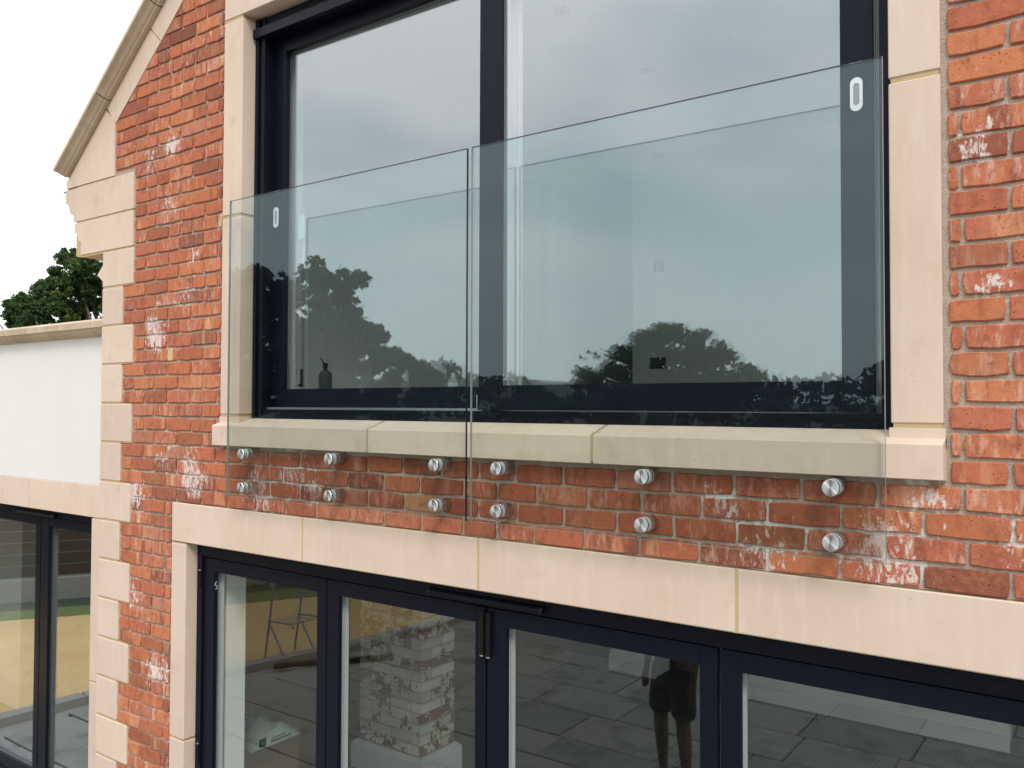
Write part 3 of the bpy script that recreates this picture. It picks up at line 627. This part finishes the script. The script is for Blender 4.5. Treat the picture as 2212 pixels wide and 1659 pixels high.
for u, v in ((1214, 23), (1400, 152)):
    p = onZ(u, v, 2.35); C(uc, MB().lathe((p.x, p.y, 2.349), (0, 0, -1), [(0, .045), (.004, .045), (.004, .030), (.0015, .028)]).build('downlight', M['greyp'], smooth=True))
# ground floor room
lf = hbox('room_floor', -5.5, 6.0, .16, 9.0, -2.56, -2.516, mat=M['concrete']); hbox('ceiling', -3.0, 3.3, .21, 8.9, -.34, -.24, mat=M['ceil'])
bpy.context.view_layer.update()
y = .17; row = 0
while y < 6.4:
    x = -2.98+(.3*row) % .6
    while x < 3.0:
        if y < 5.15: 
            o = link(bpy.data.objects.new('floor_tile', flag_mesh(.88, .585, random.randrange(3), M['tile'])), None); o.location = (x+.44, y+.30, -2.496); C(lf, o)
        x += .9
    y += .6; row += 1
hbox('interior_wall', -2.985, -2.135, .165, .30, -2.5, -.345, mat=M['paint']); hbox('interior_wall', -2.134, -1.995, .165, .285, -2.5, -.345, mat=M['paint'])
hbox('interior_wall', -3.1, -2.99, .31, 8.9, -2.5, -.345, mat=M['card']); hbox('interior_wall', 3.2, 3.3, 4.2, 8.9, -2.5, -.345, mat=M['paint']); hbox('interior_wall', -3.1, 3.3, 8.9, 9.0, -2.5, -.345, mat=M['paint'])
for (a, b_) in ((-2.46, -1.975), (-1.010, 1.085)):
    wq = hbox('interior_wall', a, b_, 5.16, 5.5, -2.5, -.345, mat=M['paint']); bpy.context.view_layer.update()
    pr = [(5.16, -2.5), (5.132, -2.5), (5.132, -2.36), (5.136, -2.352), (5.142, -2.345), (5.144, -2.325), (5.150, -2.318), (5.152, -2.30), (5.16, -2.296)]
    C(wq, MB().prismx(pr, a-.02, b_+.02).build('skirting_board', M['paint']))
hbox('interior_wall', -2.2, -1.2, 6.6, 6.7, -2.5, -.345, mat=M['card'])
# brick pier on a white plinth
PX0, PX1, PY0, PY1 = -2.835, -2.206, 1.95, 2.32
pier = H(box('brick_pier', PX0+.012, PX1-.012, PY0+.012, PY1-.012, -2.5, -.345, M['mortar'])); bpy.context.view_layer.update()
mb = MB().box(PX0-.04, PX1+.04, PY0-.04, PY1+.04, -2.5, -2.315); mb.add([(PX0-.04, PY0-.04, -2.315), (PX1+.04, PY0-.04, -2.315), (PX1+.04, PY1+.04, -2.315), (PX0-.04, PY1+.04, -2.315), (PX0-.01, PY0-.01, -2.285), (PX1+.01, PY0-.01, -2.285), (PX1+.01, PY1+.01, -2.285), (PX0-.01, PY1+.01, -2.285)], [(0, 1, 5, 4), (1, 2, 6, 5), (2, 3, 7, 6), (3, 0, 4, 7), (4, 5, 6, 7)])
C(pier, mb.build('plinth', M['paint']))
M['brick_lime'] = mat_brick('limewashed_brick', 0)
k = 0; z = -2.285
while z < -.42:
    odd = k % 2; js = [PX0, PX0+.11, PX0+.325, PX0+.53, PX1] if odd else [PX0, PX0+.21, PX0+.32, PX0+.52, PX1]
    if k % 3 == 2: js = [PX0, PX0+.105, PX0+.21, PX0+.42, PX1]
    for i_, (a, b_) in enumerate(zip(js[:-1], js[1:])):
        yb = PY0+(.215 if (i_ == 3 and not odd) else .10); q = random.uniform(-.003, .003)
        C(pier, box('brick', a+.005, b_-.005+(0 if i_ < 3 else .005), PY0+q, yb, z+.005, z+.07, M['brick_lime'], None, .004))
    ys = [PY0+.225, PY1] if not odd else [PY0+.11, PY0+.22, PY1]
    for a, b_ in zip(ys[:-1], ys[1:]): C(pier, box('brick', PX1-.10, PX1+random.uniform(-.003, .003), a+.005, b_-.005, z+.005, z+.07, M['brick_lime'], None, .004))
    z += .075; k += 1

# ------------------------------------------------------------------ glass balustrade: two panels, six fixings each
def mat_order(): return [M['glass'], M['glass_edge'], M['glass_rim']]
def fixing():
    root = empty('glass_fixing')
    tag(root)
    parts = [('standoff', M['steel'], [(0, .025), (.041, .025), (.0415, .0235), (.043, .0235), (.0435, .025), (.058, .025), (.0585, .0235), (.0605, .0235)]),
             ('washer', M['clear'], [(.0605, .024), (.0628, .024)]), ('washer', M['clear'], [(.0752, .024), (.0772, .024)]),
             ('cap', M['steel'], [(.0772, .0248), (.088, .025), (.0895, .0238), (.090, .001)])]
    return parts
def panel(x0, x1, xs, label, tilt):
    root = empty('glass_panel', (x0, -.069, -.228)); tag(root, label, 'glass panel', 'glass balustrade panels fixed below the window')
    bpy.context.view_layer.update()
    mb = MB(); th0, th1 = -.075, -.063; z0, z1 = -.228, 1.222
    v = [(x0, th0, z0), (x1, th0, z0), (x1, th1, z0), (x0, th1, z0), (x0, th0, z1), (x1, th0, z1), (x1, th1, z1), (x0, th1, z1)]
    mb.add(v, [(0, 1, 5, 4), (3, 7, 6, 2)], 0); e_ = .0
    mb.add(v, [(4, 5, 6, 7)], 1); mb.add(v, [(0, 3, 2, 1)], 2); mb.add(v, [(1, 2, 6, 5)], 1 if x1 < 0 else 2); mb.add(v, [(0, 4, 7, 3)], 2)
    me = mb.build('glass_sheet', mat_order()); C(root, me)
    bm = bmesh.new(); bm.from_mesh(me.data); bmesh.ops.remove_doubles(bm, verts=bm.verts[:], dist=1e-5); bmesh.ops.recalc_face_normals(bm, faces=bm.faces[:]); bm.to_mesh(me.data); bm.free()
    for x in xs:
        for z in (-.019, -.179):
            fx = bpy.data.objects.new('fixing', FXM[0]); fx.location = (x, 0, z); link(fx); C(root, fx)
            for q, me2 in enumerate(FXM[1:]):
                o = bpy.data.objects.new(('washer', 'washer', 'cap')[q], me2); o.location = (0, 0, 0); link(o, fx)
    return root
FXM = []
for nm, mt, pr in fixing():
    o = MB().lathe((0, 0, 0), (0, -1, 0), pr, 32).build(nm, mt, smooth=True); FXM.append(o.data); bpy.data.objects.remove(o)
for o in [o for o in bpy.data.objects if o.name.startswith('glass_fixing')]: bpy.data.objects.remove(o)
panel(-1.678, -.178, (-1.552, -.940, -.331), 'frameless clear glass panel in front of the left sliding pane, held by six steel studs', 0)
panel(-.155, 1.346, (-.022, .584, 1.199), 'frameless clear glass panel in front of the right sliding pane, nearest the right stone jamb', 0)

# ------------------------------------------------------------------ flat-roofed extension on the left
EY = .240; ext = empty('extension', (-6, EY, G)); tag(ext, 'white rendered flat roofed extension with stone coping left of the brick house', 'building')
bpy.context.view_layer.update()
def E(o): return C(ext, o)
E(MB().box(-9.0, -2.90, EY, .50, -.30, .66).box(-3.45, -2.90, EY+.02, .50, -2.6, -.30).box(-9.0, -7.6, EY, .5, -2.6, -.3).build('rendered_wall', M['render']))
xj = [-9.0, -7.5, -5.87, -4.366, -2.90]
for a, b_ in zip(xj[:-1], xj[1:]): E(box('lintel_stone', a+.005, b_-.005, EY-.004, .49, -.508, -.302, M['stone'], None, .003))
E(MB().box(-8.99, -2.91, EY+.004, .48, -.505, -.299).box(-3.505, -2.91, EY+.003, .48, -2.6, -.50).build('stone_bedding', M['bedding']))
for z0, z1 in ((-1.545, -.515), (-2.6, -1.555)): E(box('jamb_stone', -3.515, -2.95, EY-.003, .48, z0, z1, M['stone'], None, .003))
cp = [(EY-.002, .655), (EY-.022, .657), (EY-.028, .664), (EY-.042, .668), (EY-.058, .680), (EY-.068, .697), (EY-.080, .703), (EY-.080, .742), (EY-.02, .765), (.75, .765), (.75, .655)]
xc = [-9.0, -7.7, -6.4, -5.35, -4.27, -3.42, -2.90]
for a, b_ in zip(xc[:-1], xc[1:]): E(MB().prismx(cp, a, b_-.006).build('coping_stone', M['stone_stain_shade'], None, loc=((a+b_)/2, EY, .7)))
E(box('parapet_wall', -4.79, -4.4, 1.02, 1.18, .6, 1.214, M['render']))
E(MB().prism([(-4.915, 1.27), (-4.83, 1.345), (-4.5, 1.345), (-4.5, 1.215), (-4.83, 1.215)], 1.0, 1.2).build('parapet_stone', M['stone']))
edf = MB(); DY = .31
edf.box(-7.6, -3.46, DY-.006, .40, -.565, -.512).box(-7.6, -3.46, DY, .40, -2.56, -2.45)
ed = E(edf.build('glazed_door', M['frame'])); bpy.context.view_layer.update()
for x0, x1, g0, g1 in ((-7.55, -6.56, -7.46, -6.65), (-6.55, -5.46, -6.46, -5.55), (-5.45, -4.352, -5.36, -4.42), (-4.342, -3.47, -4.235, -3.50)):
    sash(x0, x1, -2.448, -.572, g0, g1, -2.36, -.638, DY+.008, DY+.030, DY+.075, ed, random.uniform(-.1, .1), 0, 'pane_side')
vent(-4.672, -4.09, -.535, DY-.008, ed)
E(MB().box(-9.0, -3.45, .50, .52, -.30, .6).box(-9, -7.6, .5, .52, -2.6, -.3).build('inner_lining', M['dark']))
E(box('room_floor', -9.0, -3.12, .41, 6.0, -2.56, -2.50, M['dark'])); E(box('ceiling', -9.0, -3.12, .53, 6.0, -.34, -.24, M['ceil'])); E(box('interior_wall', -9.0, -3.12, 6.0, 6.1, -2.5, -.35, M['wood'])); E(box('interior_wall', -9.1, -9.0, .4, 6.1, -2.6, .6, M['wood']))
p0 = onY(5, 1250, 1.0); p1 = onY(46, 1250, 1.0); E(box('interior_wall', p0.x-1.2, p1.x, 1.0, 1.3, -2.5, -.35, M['paint'])); E(box('interior_wall', -3.24, -3.12, .53, 5.9, -2.5, -.35, M['paint']))
E(MB().box(-9.0, -2.95, .75, 6.2, .45, .60).build('flat_roof', M['concrete']))
# back and side shell against light leaks; unseen side openings added to brighten the rooms
H(MB().box(-3.12, 3.4, 9.0, 9.1, -2.6, 3.0).box(3.31, 3.4, 4.2, 9.0, -2.6, 3.0).box(3.31, 3.4, .13, 1.0, -2.6, 3.0).box(3.31, 3.4, 1.0, 4.2, -.3, .9).box(-1.9, 3.4, .13, 9.1, 2.62, 2.70).box(-2.98, -2.91, .24, 9.0, .6, 1.6).prism([(-2.98, 1.55), (-1.9, 2.43), (-1.9, 2.70), (-2.98, 1.80)], .26, 9.0).build('outer_shell', M['render']))
# ------------------------------------------------------------------ things standing about
def bottle(x, y, z, r, h, label, mats, trigger):
    root = empty('bottle', (x, y, z)); tag(root, label, 'bottle'); 
    link(MB().lathe((0, 0, 0), (0, 0, 1), [(0, r*.95), (.003, r), (h*.72, r), (h*.82, r*.85), (h*.92, r*.45), (h, r*.4)], 24).build('body', mats[0], smooth=True), None).parent = root if False else None
    return root
def thing(name, loc, label, cat, parts):
    root = empty(name, loc); tag(root, label, cat)
    for pn, mb, mt, sm in parts: o = mb.build(pn, mt, smooth=sm); o.parent = root
    return root
def lab(r, h, t=.0015):      # thin printed band
    return MB().lathe((0, 0, h*.18), (0, 0, 1), [(0, r), (0.0001, r+.0006), (h*.42, r+.0006), (h*.4201, r)], 24)
thing('spray_bottle', (-1.395, .30, .2985), 'dark blue spray bottle with black trigger on the inner sill behind the left pane', 'bottle', [
    ('body', MB().lathe((0, 0, 0), (0, 0, 1), [(0, .030), (.004, .033), (.070, .033), (.085, .028), (.093, .014), (.100, .012)], 24), M['bluep'], True), ('body_label', lab(.033, .09), M['dkgrey'], True),
    ('trigger', MB().cyl((0, 0, .098), (0, 0, .118), .010).box(-.012, .010, -.007, .007, .114, .132).cyl((-.006, 0, .126), (-.038, 0, .158), .0035).cyl((-.006, 0, .115), (-.024, 0, .108), .003), M['blackp'], False)])
thing('small_bottle', (-.553, .30, .2985), 'small clear bottle with white cap on the inner sill beside the sash stile', 'bottle', [
    ('body', MB().lathe((0, 0, 0), (0, 0, 1), [(0, .020), (.003, .0235), (.034, .0235), (.040, .016), (.043, .013)], 24), M['clear'], True), ('body_label', lab(.0235, .036), M['white'], True),
    ('cap', MB().lathe((0, 0, .043), (0, 0, 1), [(0, .015), (.003, .015), (.0035, .0095), (.022, .009), (.023, .007)], 20), M['white'], True)])
bx = thing('cardboard_box', (-2.20, .62, -2.5), 'plain brown cardboard box standing just inside the leftmost folding door leaf', 'box', [('carton', MB().box(-.42, 0, -.22, .22, 0, .76, .003), M['card'], False), ('flap', MB().box(-.415, -.004, -.217, -.003, .761, .765).box(-.415, -.004, .003, .217, .761, .765), M['card'], False)])
mb = MB(); nx_, ny_ = 14, 10; vs = []; 
for j in range(ny_+1):
    for i in range(nx_+1):
        a, b_ = i/nx_-.5, j/ny_-.5; ed_ = min(1, (1-max(abs(a)*2, abs(b_)*2)**6)); hh = .045*ed_+.018*math.sin(a*17+b_*9)*ed_+.010*math.sin(a*31-b_*23)*ed_
        vs.append((a*.50, b_*.36, max(hh, 0)))
fs = [(j*(nx_+1)+i, j*(nx_+1)+i+1, (j+1)*(nx_+1)+i+1, (j+1)*(nx_+1)+i) for j in range(ny_) for i in range(nx_)]
mb.add(vs, fs)
lbl = MB().box(.252, .2535, -.13, -.08, .012, .055).box(.252, .2535, -.05, .10, .02, .028).box(.252, .2535, -.05, .06, .036, .042)
thing('wrapped_parcel', (-2.36, .60, -1.733), 'crumpled polythene wrapped parcel lying on the brown cardboard box', 'parcel', [('wrapping', mb, M['poly'], True), ('print', lbl, M['blackp'], False)])
pp = [(0, 0, 0), (-.03, 0, .08), (-.03, 0, .16)]
thing('sealant_gun', (-2.44, .58, -1.652), 'black sealant gun lying on top of the polythene parcel', 'tool', [
    ('barrel', MB().cyl((-.05, 0, .02), (.13, -.04, .035), .018), M['blackp'], False), ('grip', MB().tube([(-.05, 0, .02), (-.075, .01, -.01), (-.085, .01, .0)], .008), M['blackp'], False), ('nozzle', MB().cyl((.13, -.04, .035), (.18, -.05, .04), .007, .002), M['greyp'], False)])
thing('drain_pipe', (-5.2, -3.25, G+.037), 'black length of drain pipe lying on the patio near the dry lawn', 'pipe', [('pipe', MB().cyl((-.25, .12, 0), (.42, -.86, 0), .03), M['blackp'], False), ('socket_end', MB().cyl((-.29, .18, 0), (-.21, .062, 0), .035), M['blackp'], False)])
ch = MB(); 
for yy in (0, .42): ch.tube([(-.02, yy, 0), (.06, yy, .42), (.12, yy, .86)], .012); ch.tube([(.36, yy, 0), (.04, yy, .42)], .012); ch.tube([(.06, yy, .42), (.42, yy, .44), (.46, yy, .40)], .012)
ch.tube([(.12, 0, .86), (.12, .42, .86)], .012).tube([(.42, 0, .44), (.42, .42, .44)], .012)
thing('garden_chair', (-5.95, -3.75, G-.02), 'white tubular garden chair standing on the edge of the dry lawn', 'chair', [('frame', ch, M['greyp'], False), ('slat', MB().box(.08, .42, .10, .13, .43, .436).box(.08, .42, .2, .23, .43, .436).box(.08, .42, .3, .33, .43, .436), M['greyp'], False)])

# ---- fence behind the lawn: boards and posts are parts
fpts = [(-13.6, 1.6), (-11.5, -1.5), (-10.2, -3.7), (-9.1, -5.9), (-7.6, -8.7), (-2.6, -13.6), (6.0, -13.6)]
for s_i, ((xa, ya), (xb, yb)) in enumerate(zip(fpts[:-1], fpts[1:])):
    l_ = math.hypot(xb-xa, yb-ya); an = math.atan2(yb-ya, xb-xa); nbay = max(1, round(l_/2.0)); bl = l_/nbay
    if s_i == 0: fence = empty('board_fence', (fpts[1][0], fpts[1][1], G)); tag(fence, 'dark stained horizontal board fence on concrete gravel boards behind the dry lawn', 'fence'); bpy.context.view_layer.update(); bme = {}
    for i in range(nbay):
        cx, cy = xa+(xb-xa)*(i+.5)/nbay, ya+(yb-ya)*(i+.5)/nbay
        for kk in range(10):
            key = ('b', round(bl, 2))
            if key not in bme: o = MB().box(-bl/2+.03, bl/2-.03, -.014, .014, -.078, .078, .004).build('board', M['wood']); bme[key] = o.data; bpy.data.objects.remove(o)
            o = bpy.data.objects.new('board', bme[key]); o.location = (cx, cy, G+.43+.165*kk); o.rotation_euler = (0, 0, an); link(o); C(fence, o)
        o = MB().box(-bl/2+.05, bl/2-.05, -.03, .03, -.15, .17, .005).build('gravel_board', M['concrete']); o.location = (cx, cy, G+.15); o.rotation_euler = (0, 0, an); C(fence, o)
        o = MB().box(-.05, .05, -.05, .05, -.1, 2.05, .006).build('post', M['concrete']); o.location = (xa+(xb-xa)*i/nbay, ya+(yb-ya)*i/nbay, G); C(fence, o)

# ------------------------------------------------------------------ trees
def leaf_mesh(name, centres, n, size, mat, parent):
    """centres: (x,y,z,r) clumps; n leaves in all"""
    c = np.array(centres); wgt = c[:, 3]**2; idx = rng.choice(len(c), n, p=wgt/wgt.sum()); dirs = rng.normal(size=(n, 3)); dirs /= np.linalg.norm(dirs, axis=1)[:, None]
    rad = c[idx, 3]*(rng.random(n)**.6)*1.15; p = c[idx, :3]+dirs*rad[:, None]*np.array([1, 1, .72])
    a = rng.normal(size=(n, 3)); a /= np.linalg.norm(a, axis=1)[:, None]; b = np.cross(a, rng.normal(size=(n, 3))); b /= np.linalg.norm(b, axis=1)[:, None]
    s_ = size*(.6+.8*rng.random(n))[:, None]; q = np.stack([p-a*s_*.5, p+b*s_*.32, p+a*s_*.6, p-b*s_*.30], 1).reshape(-1, 3)
    me = bpy.data.meshes.new(name); me.vertices.add(4*n); me.vertices.foreach_set('co', q.ravel()); me.loops.add(4*n); me.loops.foreach_set('vertex_index', np.arange(4*n)); me.polygons.add(n)
    me.polygons.foreach_set('loop_start', np.arange(0, 4*n, 4)); me.polygons.foreach_set('loop_total', np.full(n, 4)); me.update(); me.materials.append(mat)
    o = bpy.data.objects.new(name, me); return link(o, parent)
def tree(name, base, blobs, label, cat, n, leaf, mat, clump=.35, nclump=9, twigs=0, limbs=10, thick=.22):
    """blobs: (dx,dy,dz,r) relative to the base; each blob is filled with leaf clumps on its shell"""
    root = empty(name, base); tag(root, label, cat); cl = []; tw = MB()
    for (x, y_, z, r) in blobs:
        for k_ in range(int(nclump*max(r, .5)**1.6)):
            dv_ = rng.normal(size=3); dv_ /= np.linalg.norm(dv_); rr = r*(.35+.75*rng.random()); cs = clump*(.35+.9*rng.random()**2)
            if rng.random() < .14: rr = r*(1.0+.18*rng.random()); cs = clump*.30
            cl.append((x+dv_[0]*rr, y_+dv_[1]*rr, z+dv_[2]*rr*.85, cs))
    top = max(b_[2] for b_ in blobs); cxm = sum(b_[0] for b_ in blobs)/len(blobs); cym = sum(b_[1] for b_ in blobs)/len(blobs)
    hub = Vector((cxm*.3, cym*.3, top*.42)); tw.cyl((0, 0, -.1), tuple(hub), thick, thick*.6, 10)
    for b_ in blobs[:limbs]:
        e_ = Vector(b_[:3]); mid = hub.lerp(e_, .5)+Vector((0, 0, -.15)); tw.cyl(tuple(hub), tuple(mid), thick*.45, thick*.25, 7); tw.cyl(tuple(mid), tuple(e_), thick*.25, thick*.06, 6)
        for q in range(4): d_ = rng.normal(size=3); tw.cyl(tuple(e_), tuple(e_+Vector(d_/np.linalg.norm(d_))*b_[3]*1.05), thick*.07, .006, 5)
    o = tw.build('trunk', M['bark']); o.parent = root
    leaf_mesh('crown', cl, n, leaf, mat, root); return root
# the tree seen above the extension
ba = onY(250, 700, 9.0)
bt = (ba.x+.6, 9.6, G-.05)
def bl(u, v, dy, r): p = onY(u, v, 9.6+dy); return (p.x-bt[0], p.y-bt[1], p.z-bt[2], r)
tree('sycamore_tree', bt, [bl(215, 585, 0, .85), bl(170, 605, -.3, .8), bl(195, 640, .5, 1.2), bl(120, 635, .1, .62), bl(90, 655, -.2, .7), bl(60, 670, .2, .5), bl(250, 600, .4, 1.2), bl(130, 680, 0, 1.1), bl(220, 690, .4, 1.6), bl(60, 700, .1, .6), bl(15, 722, 0, .6), bl(180, 565, .2, .35), bl(150, 551, 0, .22), bl(45, 668, 0, .25), bl(32, 655, 0, .16), bl(30, 680, 0, .16), bl(95, 622, 0, .22), bl(125, 600, 0, .2)],
     'green leafy tree rising behind the white extension, left of the corner stones', 'tree', 62000, .088, M['leaf'], clump=.22, nclump=32, limbs=14)
# trees beyond the garden, seen in the glass
def tb(x, y, blobs, *a, **k): return tree(a[0], (x, y, G-.05), [(bx_-x, by_-y, bz_-G, r) for bx_, by_, bz_, r in blobs], *a[1:], **k)
def mir(u, v, y, r):      # the spot at depth y whose reflection in the window shows at photo position (u, v)
    d_ = UV(u-8, v+16); P = CAM+d_*((.15-CAM.y)/d_.y); d2 = Vector((d_.x, -d_.y, d_.z)); q = P+d2*((y-P.y)/d2.y); return (q.x, q.y, q.z, r)
OY = -14.0
tb(mir(690, 700, OY, 1)[0], OY-.5, [mir(560, 620, OY, 1.0), mir(600, 615, OY, 1.1), mir(640, 620, OY, .9), mir(700, 640, OY, 1.4), mir(740, 610, OY, .9), mir(728, 582, OY, .32), mir(715, 595, OY, .35), mir(762, 625, OY, .55), mir(775, 608, OY, .28),
    mir(770, 680, OY, 1.0), mir(800, 668, OY, .4), mir(800, 715, OY, .8), mir(822, 725, OY, .4), mir(820, 765, OY, .9), mir(845, 775, OY, .5), mir(600, 700, OY, 1.8), mir(680, 720, OY, 1.8), mir(740, 760, OY, 1.6), mir(560, 760, OY, 1.8),
    mir(640, 800, OY, 1.9), mir(780, 815, OY, 1.1), mir(700, 830, OY, 1.5), mir(520, 680, OY, 2.0), mir(480, 700, OY, 2.2), mir(520, 800, OY, 2.2), mir(575, 660, OY, 1.2), mir(530, 610, OY, .9), mir(860, 748, OY, .22), mir(880, 752, OY, .2), mir(900, 762, OY, .2), mir(920, 772, OY, .22), mir(940, 785, OY, .24), mir(955, 800, OY, .26), mir(963, 815, OY, .24), mir(860, 800, OY, .35), mir(850, 815, OY, .5)],
   'oak_tree', 'broad dark oak tree beyond the garden, mirrored in the left pane', 'tree', 110000, .12, M['leafdark'], clump=.27, nclump=22, thick=.3, limbs=20)
tb(mir(1460, 800, OY, 1)[0], OY, [mir(1460, 775, OY, .85), mir(1400, 775, OY, .75), mir(1520, 770, OY, .8), mir(1345, 790, OY, .6), mir(1580, 785, OY, .65), mir(1440, 735, OY, .5), mir(1500, 735, OY, .55), mir(1550, 745, OY, .4), mir(1390, 745, OY, .35), mir(1630, 800, OY, .45), mir(1300, 805, OY, .4), mir(1455, 710, OY, .25), mir(1425, 715, OY, .15), mir(1500, 708, OY, .18), mir(1600, 755, OY, .2), mir(1645, 785, OY, .2), mir(1460, 820, OY, 1.2), mir(1560, 825, OY, .9), mir(1360, 825, OY, .9)],
   'hedge_tree', 'round bushy tree beyond the fence, mirrored in the right pane', 'tree', 26000, .085, M['leafdark'], clump=.17, nclump=46, thick=.12, limbs=14)
tb(1.5, -16.5, [(1.2, -16, .4, 1.3), (2.6, -16, 1.2, 1.6), (4.5, -16, 1.5, 2.0), (.2, -16, -.4, 1.0)], 'garden_tree', 'dark tree at the right end of the far fence', 'tree', 12000, .16, M['leafdark'], clump=.36, nclump=10)
# far wooded skyline: one mass
cl = []
for i in range(900):
    a_ = math.radians(rng.uniform(150, 330)); R_ = rng.uniform(62, 90); hgt = 4.6+.7*math.sin(a_*7)+.6*math.sin(a_*19+1)+rng.uniform(-.4, .5); cl.append((R_*math.cos(a_), R_*math.sin(a_), G+rng.uniform(.1, 1)*hgt, rng.uniform(.6, 1.5)))
o = leaf_mesh('distant_woodland', cl, 70000, .6, M['leafdark'], None); o.location = (0, 0, .6); tag(o, 'low dark line of distant woodland beyond the fields', 'woodland', kind='stuff')
# low hills behind the woods
hv = []; hf = []; nh = 90
for i in range(nh+1):
    a_ = math.radians(130+220*i/nh); h_ = 9+4*math.sin(a_*5+1)+1.5*math.sin(a_*11); hv += [(260*math.cos(a_), 260*math.sin(a_), G-.1), (330*math.cos(a_), 330*math.sin(a_), G+h_), (420*math.cos(a_), 420*math.sin(a_), G-.1)]
for i in range(nh): hf += [(3*i, 3*i+3, 3*i+4, 3*i+1), (3*i+1, 3*i+4, 3*i+5, 3*i+2)]
tag(area_mesh('hills', hv, hf, mat_simple('distant_hillside', (.085, .10, .095), .95, var=.3, scale=.03)), kind='structure')

# ------------------------------------------------------------------ the person on the patio (seen mirrored in the doors)
def skin_obj(name, chains, mat, parent, sub=2, root=0):
    vs, es, rs = [], [], []
    for ch_ in chains:          # chain: list of (x,y,z,r) or int index to join
        prev = None
        for q in ch_:
            if isinstance(q, int): idx = q
            else: vs.append(q[:3]); rs.append(q[3]); idx = len(vs)-1
            if prev is not None: es.append((prev, idx))
            prev = idx
    me = bpy.data.meshes.new(name); me.from_pydata(vs, es, []); o = link(bpy.data.objects.new(name, me), parent)
    md = o.modifiers.new('skin', 'SKIN'); md.use_smooth_shade = True
    for i, r in enumerate(rs):
        rr = r if isinstance(r, tuple) else (r, r); me.skin_vertices[0].data[i].radius = rr
    for i in range(len(rs)): me.skin_vertices[0].data[i].use_root = (i == root)
    sb = o.modifiers.new('sub', 'SUBSURF'); sb.levels = sub; sb.render_levels = sub; me.materials.append(mat); return o
person = empty('person', (-.85, -3.0, G)); tag(person, 'person in pale blue shirt and dark shorts standing on the patio, one arm hanging', 'person'); person.rotation_euler = (0, 0, math.radians(20))
body = [[(0, 0, .95, (.13, .10)), (0, 0, 1.10, (.12, .09)), (0, 0, 1.28, (.14, .095)), (0, 0, 1.42, (.10, .08)), (0, .01, 1.50, .052), (0, .015, 1.56, .055), (0, .02, 1.64, (.072, .085)), (0, .015, 1.72, (.065, .075))]]
for s in (-1, 1):
    b0 = 0
    body.append([0, (s*.095, 0, .88, .085), (s*.11, .01, .68, .072), (s*.115, .015, .50, .055), (s*.118, 0, .36, .055), (s*.12, -.01, .20, .040), (s*.12, -.02, .09, .034), (s*.125, .06, .035, .035), (s*.13, .14, .022, .026)])
    body.append([3, (s*.17, 0, 1.41, .055), (s*.205, -.01, 1.26, .045), (s*.225, -.01, 1.12, .038), (s*.235, .02, .97, .032), (s*.238, .035, .86, .024), (s*.24, .045, .79, (.018, .034))])
bo = skin_obj('body', body, M['skin'], person)
# fingers: unequal, slightly curled; thumb from the side of the palm
for s in (-1, 1):
    for k_, (dy, ln) in enumerate(((-.024, .060), (-.008, .072), (.009, .076), (.026, .068))):
        skin_obj('finger', [[(s*.24, .045+dy*.8, .80, .009), (s*.242, .048+dy, .765, .0088), (s*.238, .052+dy, .765-ln*.5, .008), (s*.230, .056+dy, .765-ln, .007)]], M['skin'], person, 1)
    skin_obj('thumb', [[(s*.238, .055, .83, .011), (s*.236, .082, .81, .010), (s*.232, .092, .785, .009), (s*.228, .094, .765, .008)]], M['skin'], person, 1)
sh = [[(0, 0, .93, (.158, .128)), (0, 0, 1.0, (.152, .12)), (0, 0, 1.12, (.145, .112)), (0, 0, 1.30, (.158, .112)), (0, 0, 1.43, (.115, .09))]]
for s in (-1, 1): sh.append([4, (s*.18, 0, 1.42, .068), (s*.212, -.01, 1.27, .054), (s*.222, -.01, 1.20, .050)])
skin_obj('shirt', sh, M['blue'], person)
so_ = [[(0, 0, 1.06, (.138, .108)), (0, 0, .97, (.145, .115)), (0, 0, .88, (.15, .12))]]
for s in (-1, 1): so_.append([2, (s*.10, 0, .80, .102), (s*.115, .01, .62, .098), (s*.118, .012, .52, .096)])
skin_obj('shorts', so_, M['navy'], person)
hd = MB().lathe((0, .012, 1.60), (0, 0, 1), [(0, .060), (.05, .088), (.10, .086), (.14, .062), (.16, .02)], 18); hv_ = [(x, y_ - (.018 if z > 1.6 else 0), z) for x, y_, z in hd.v]; hd.v = hv_
o = hd.build('hair', M['hair'], smooth=True); o.parent = person
for s in (-1, 1):
    o = MB().lathe((s*.028, .092, 1.655), (0, 1, 0), [(0, .009), (.006, .007), (.008, .002)], 12).build('eye', M['white'], smooth=True); o.parent = person
    o = MB().box(s*.082-.008, s*.082+.008, .0, .03, 1.62, 1.68, .005).build('ear', M['skin']); o.parent = person
o = MB().add([(-.012, .095, 1.62), (.012, .095, 1.62), (0, .092, 1.66), (0, .115, 1.625)], [(0, 1, 3), (1, 2, 3), (2, 0, 3), (0, 2, 1)]).build('nose', M['skin']); o.parent = person
o = MB().box(-.02, .02, .090, .098, 1.59, 1.598, .002).build('mouth', M['card']); o.parent = person
for s in (-1, 1): o = MB().box(s*.128-.045, s*.128+.045, -.07, .19, 0, .07, .02).build('shoe', M['blackp']); o.parent = person
for o in [o for o in bpy.data.objects if o.type == 'EMPTY' and not o.children and o.parent is None]: bpy.data.objects.remove(o)
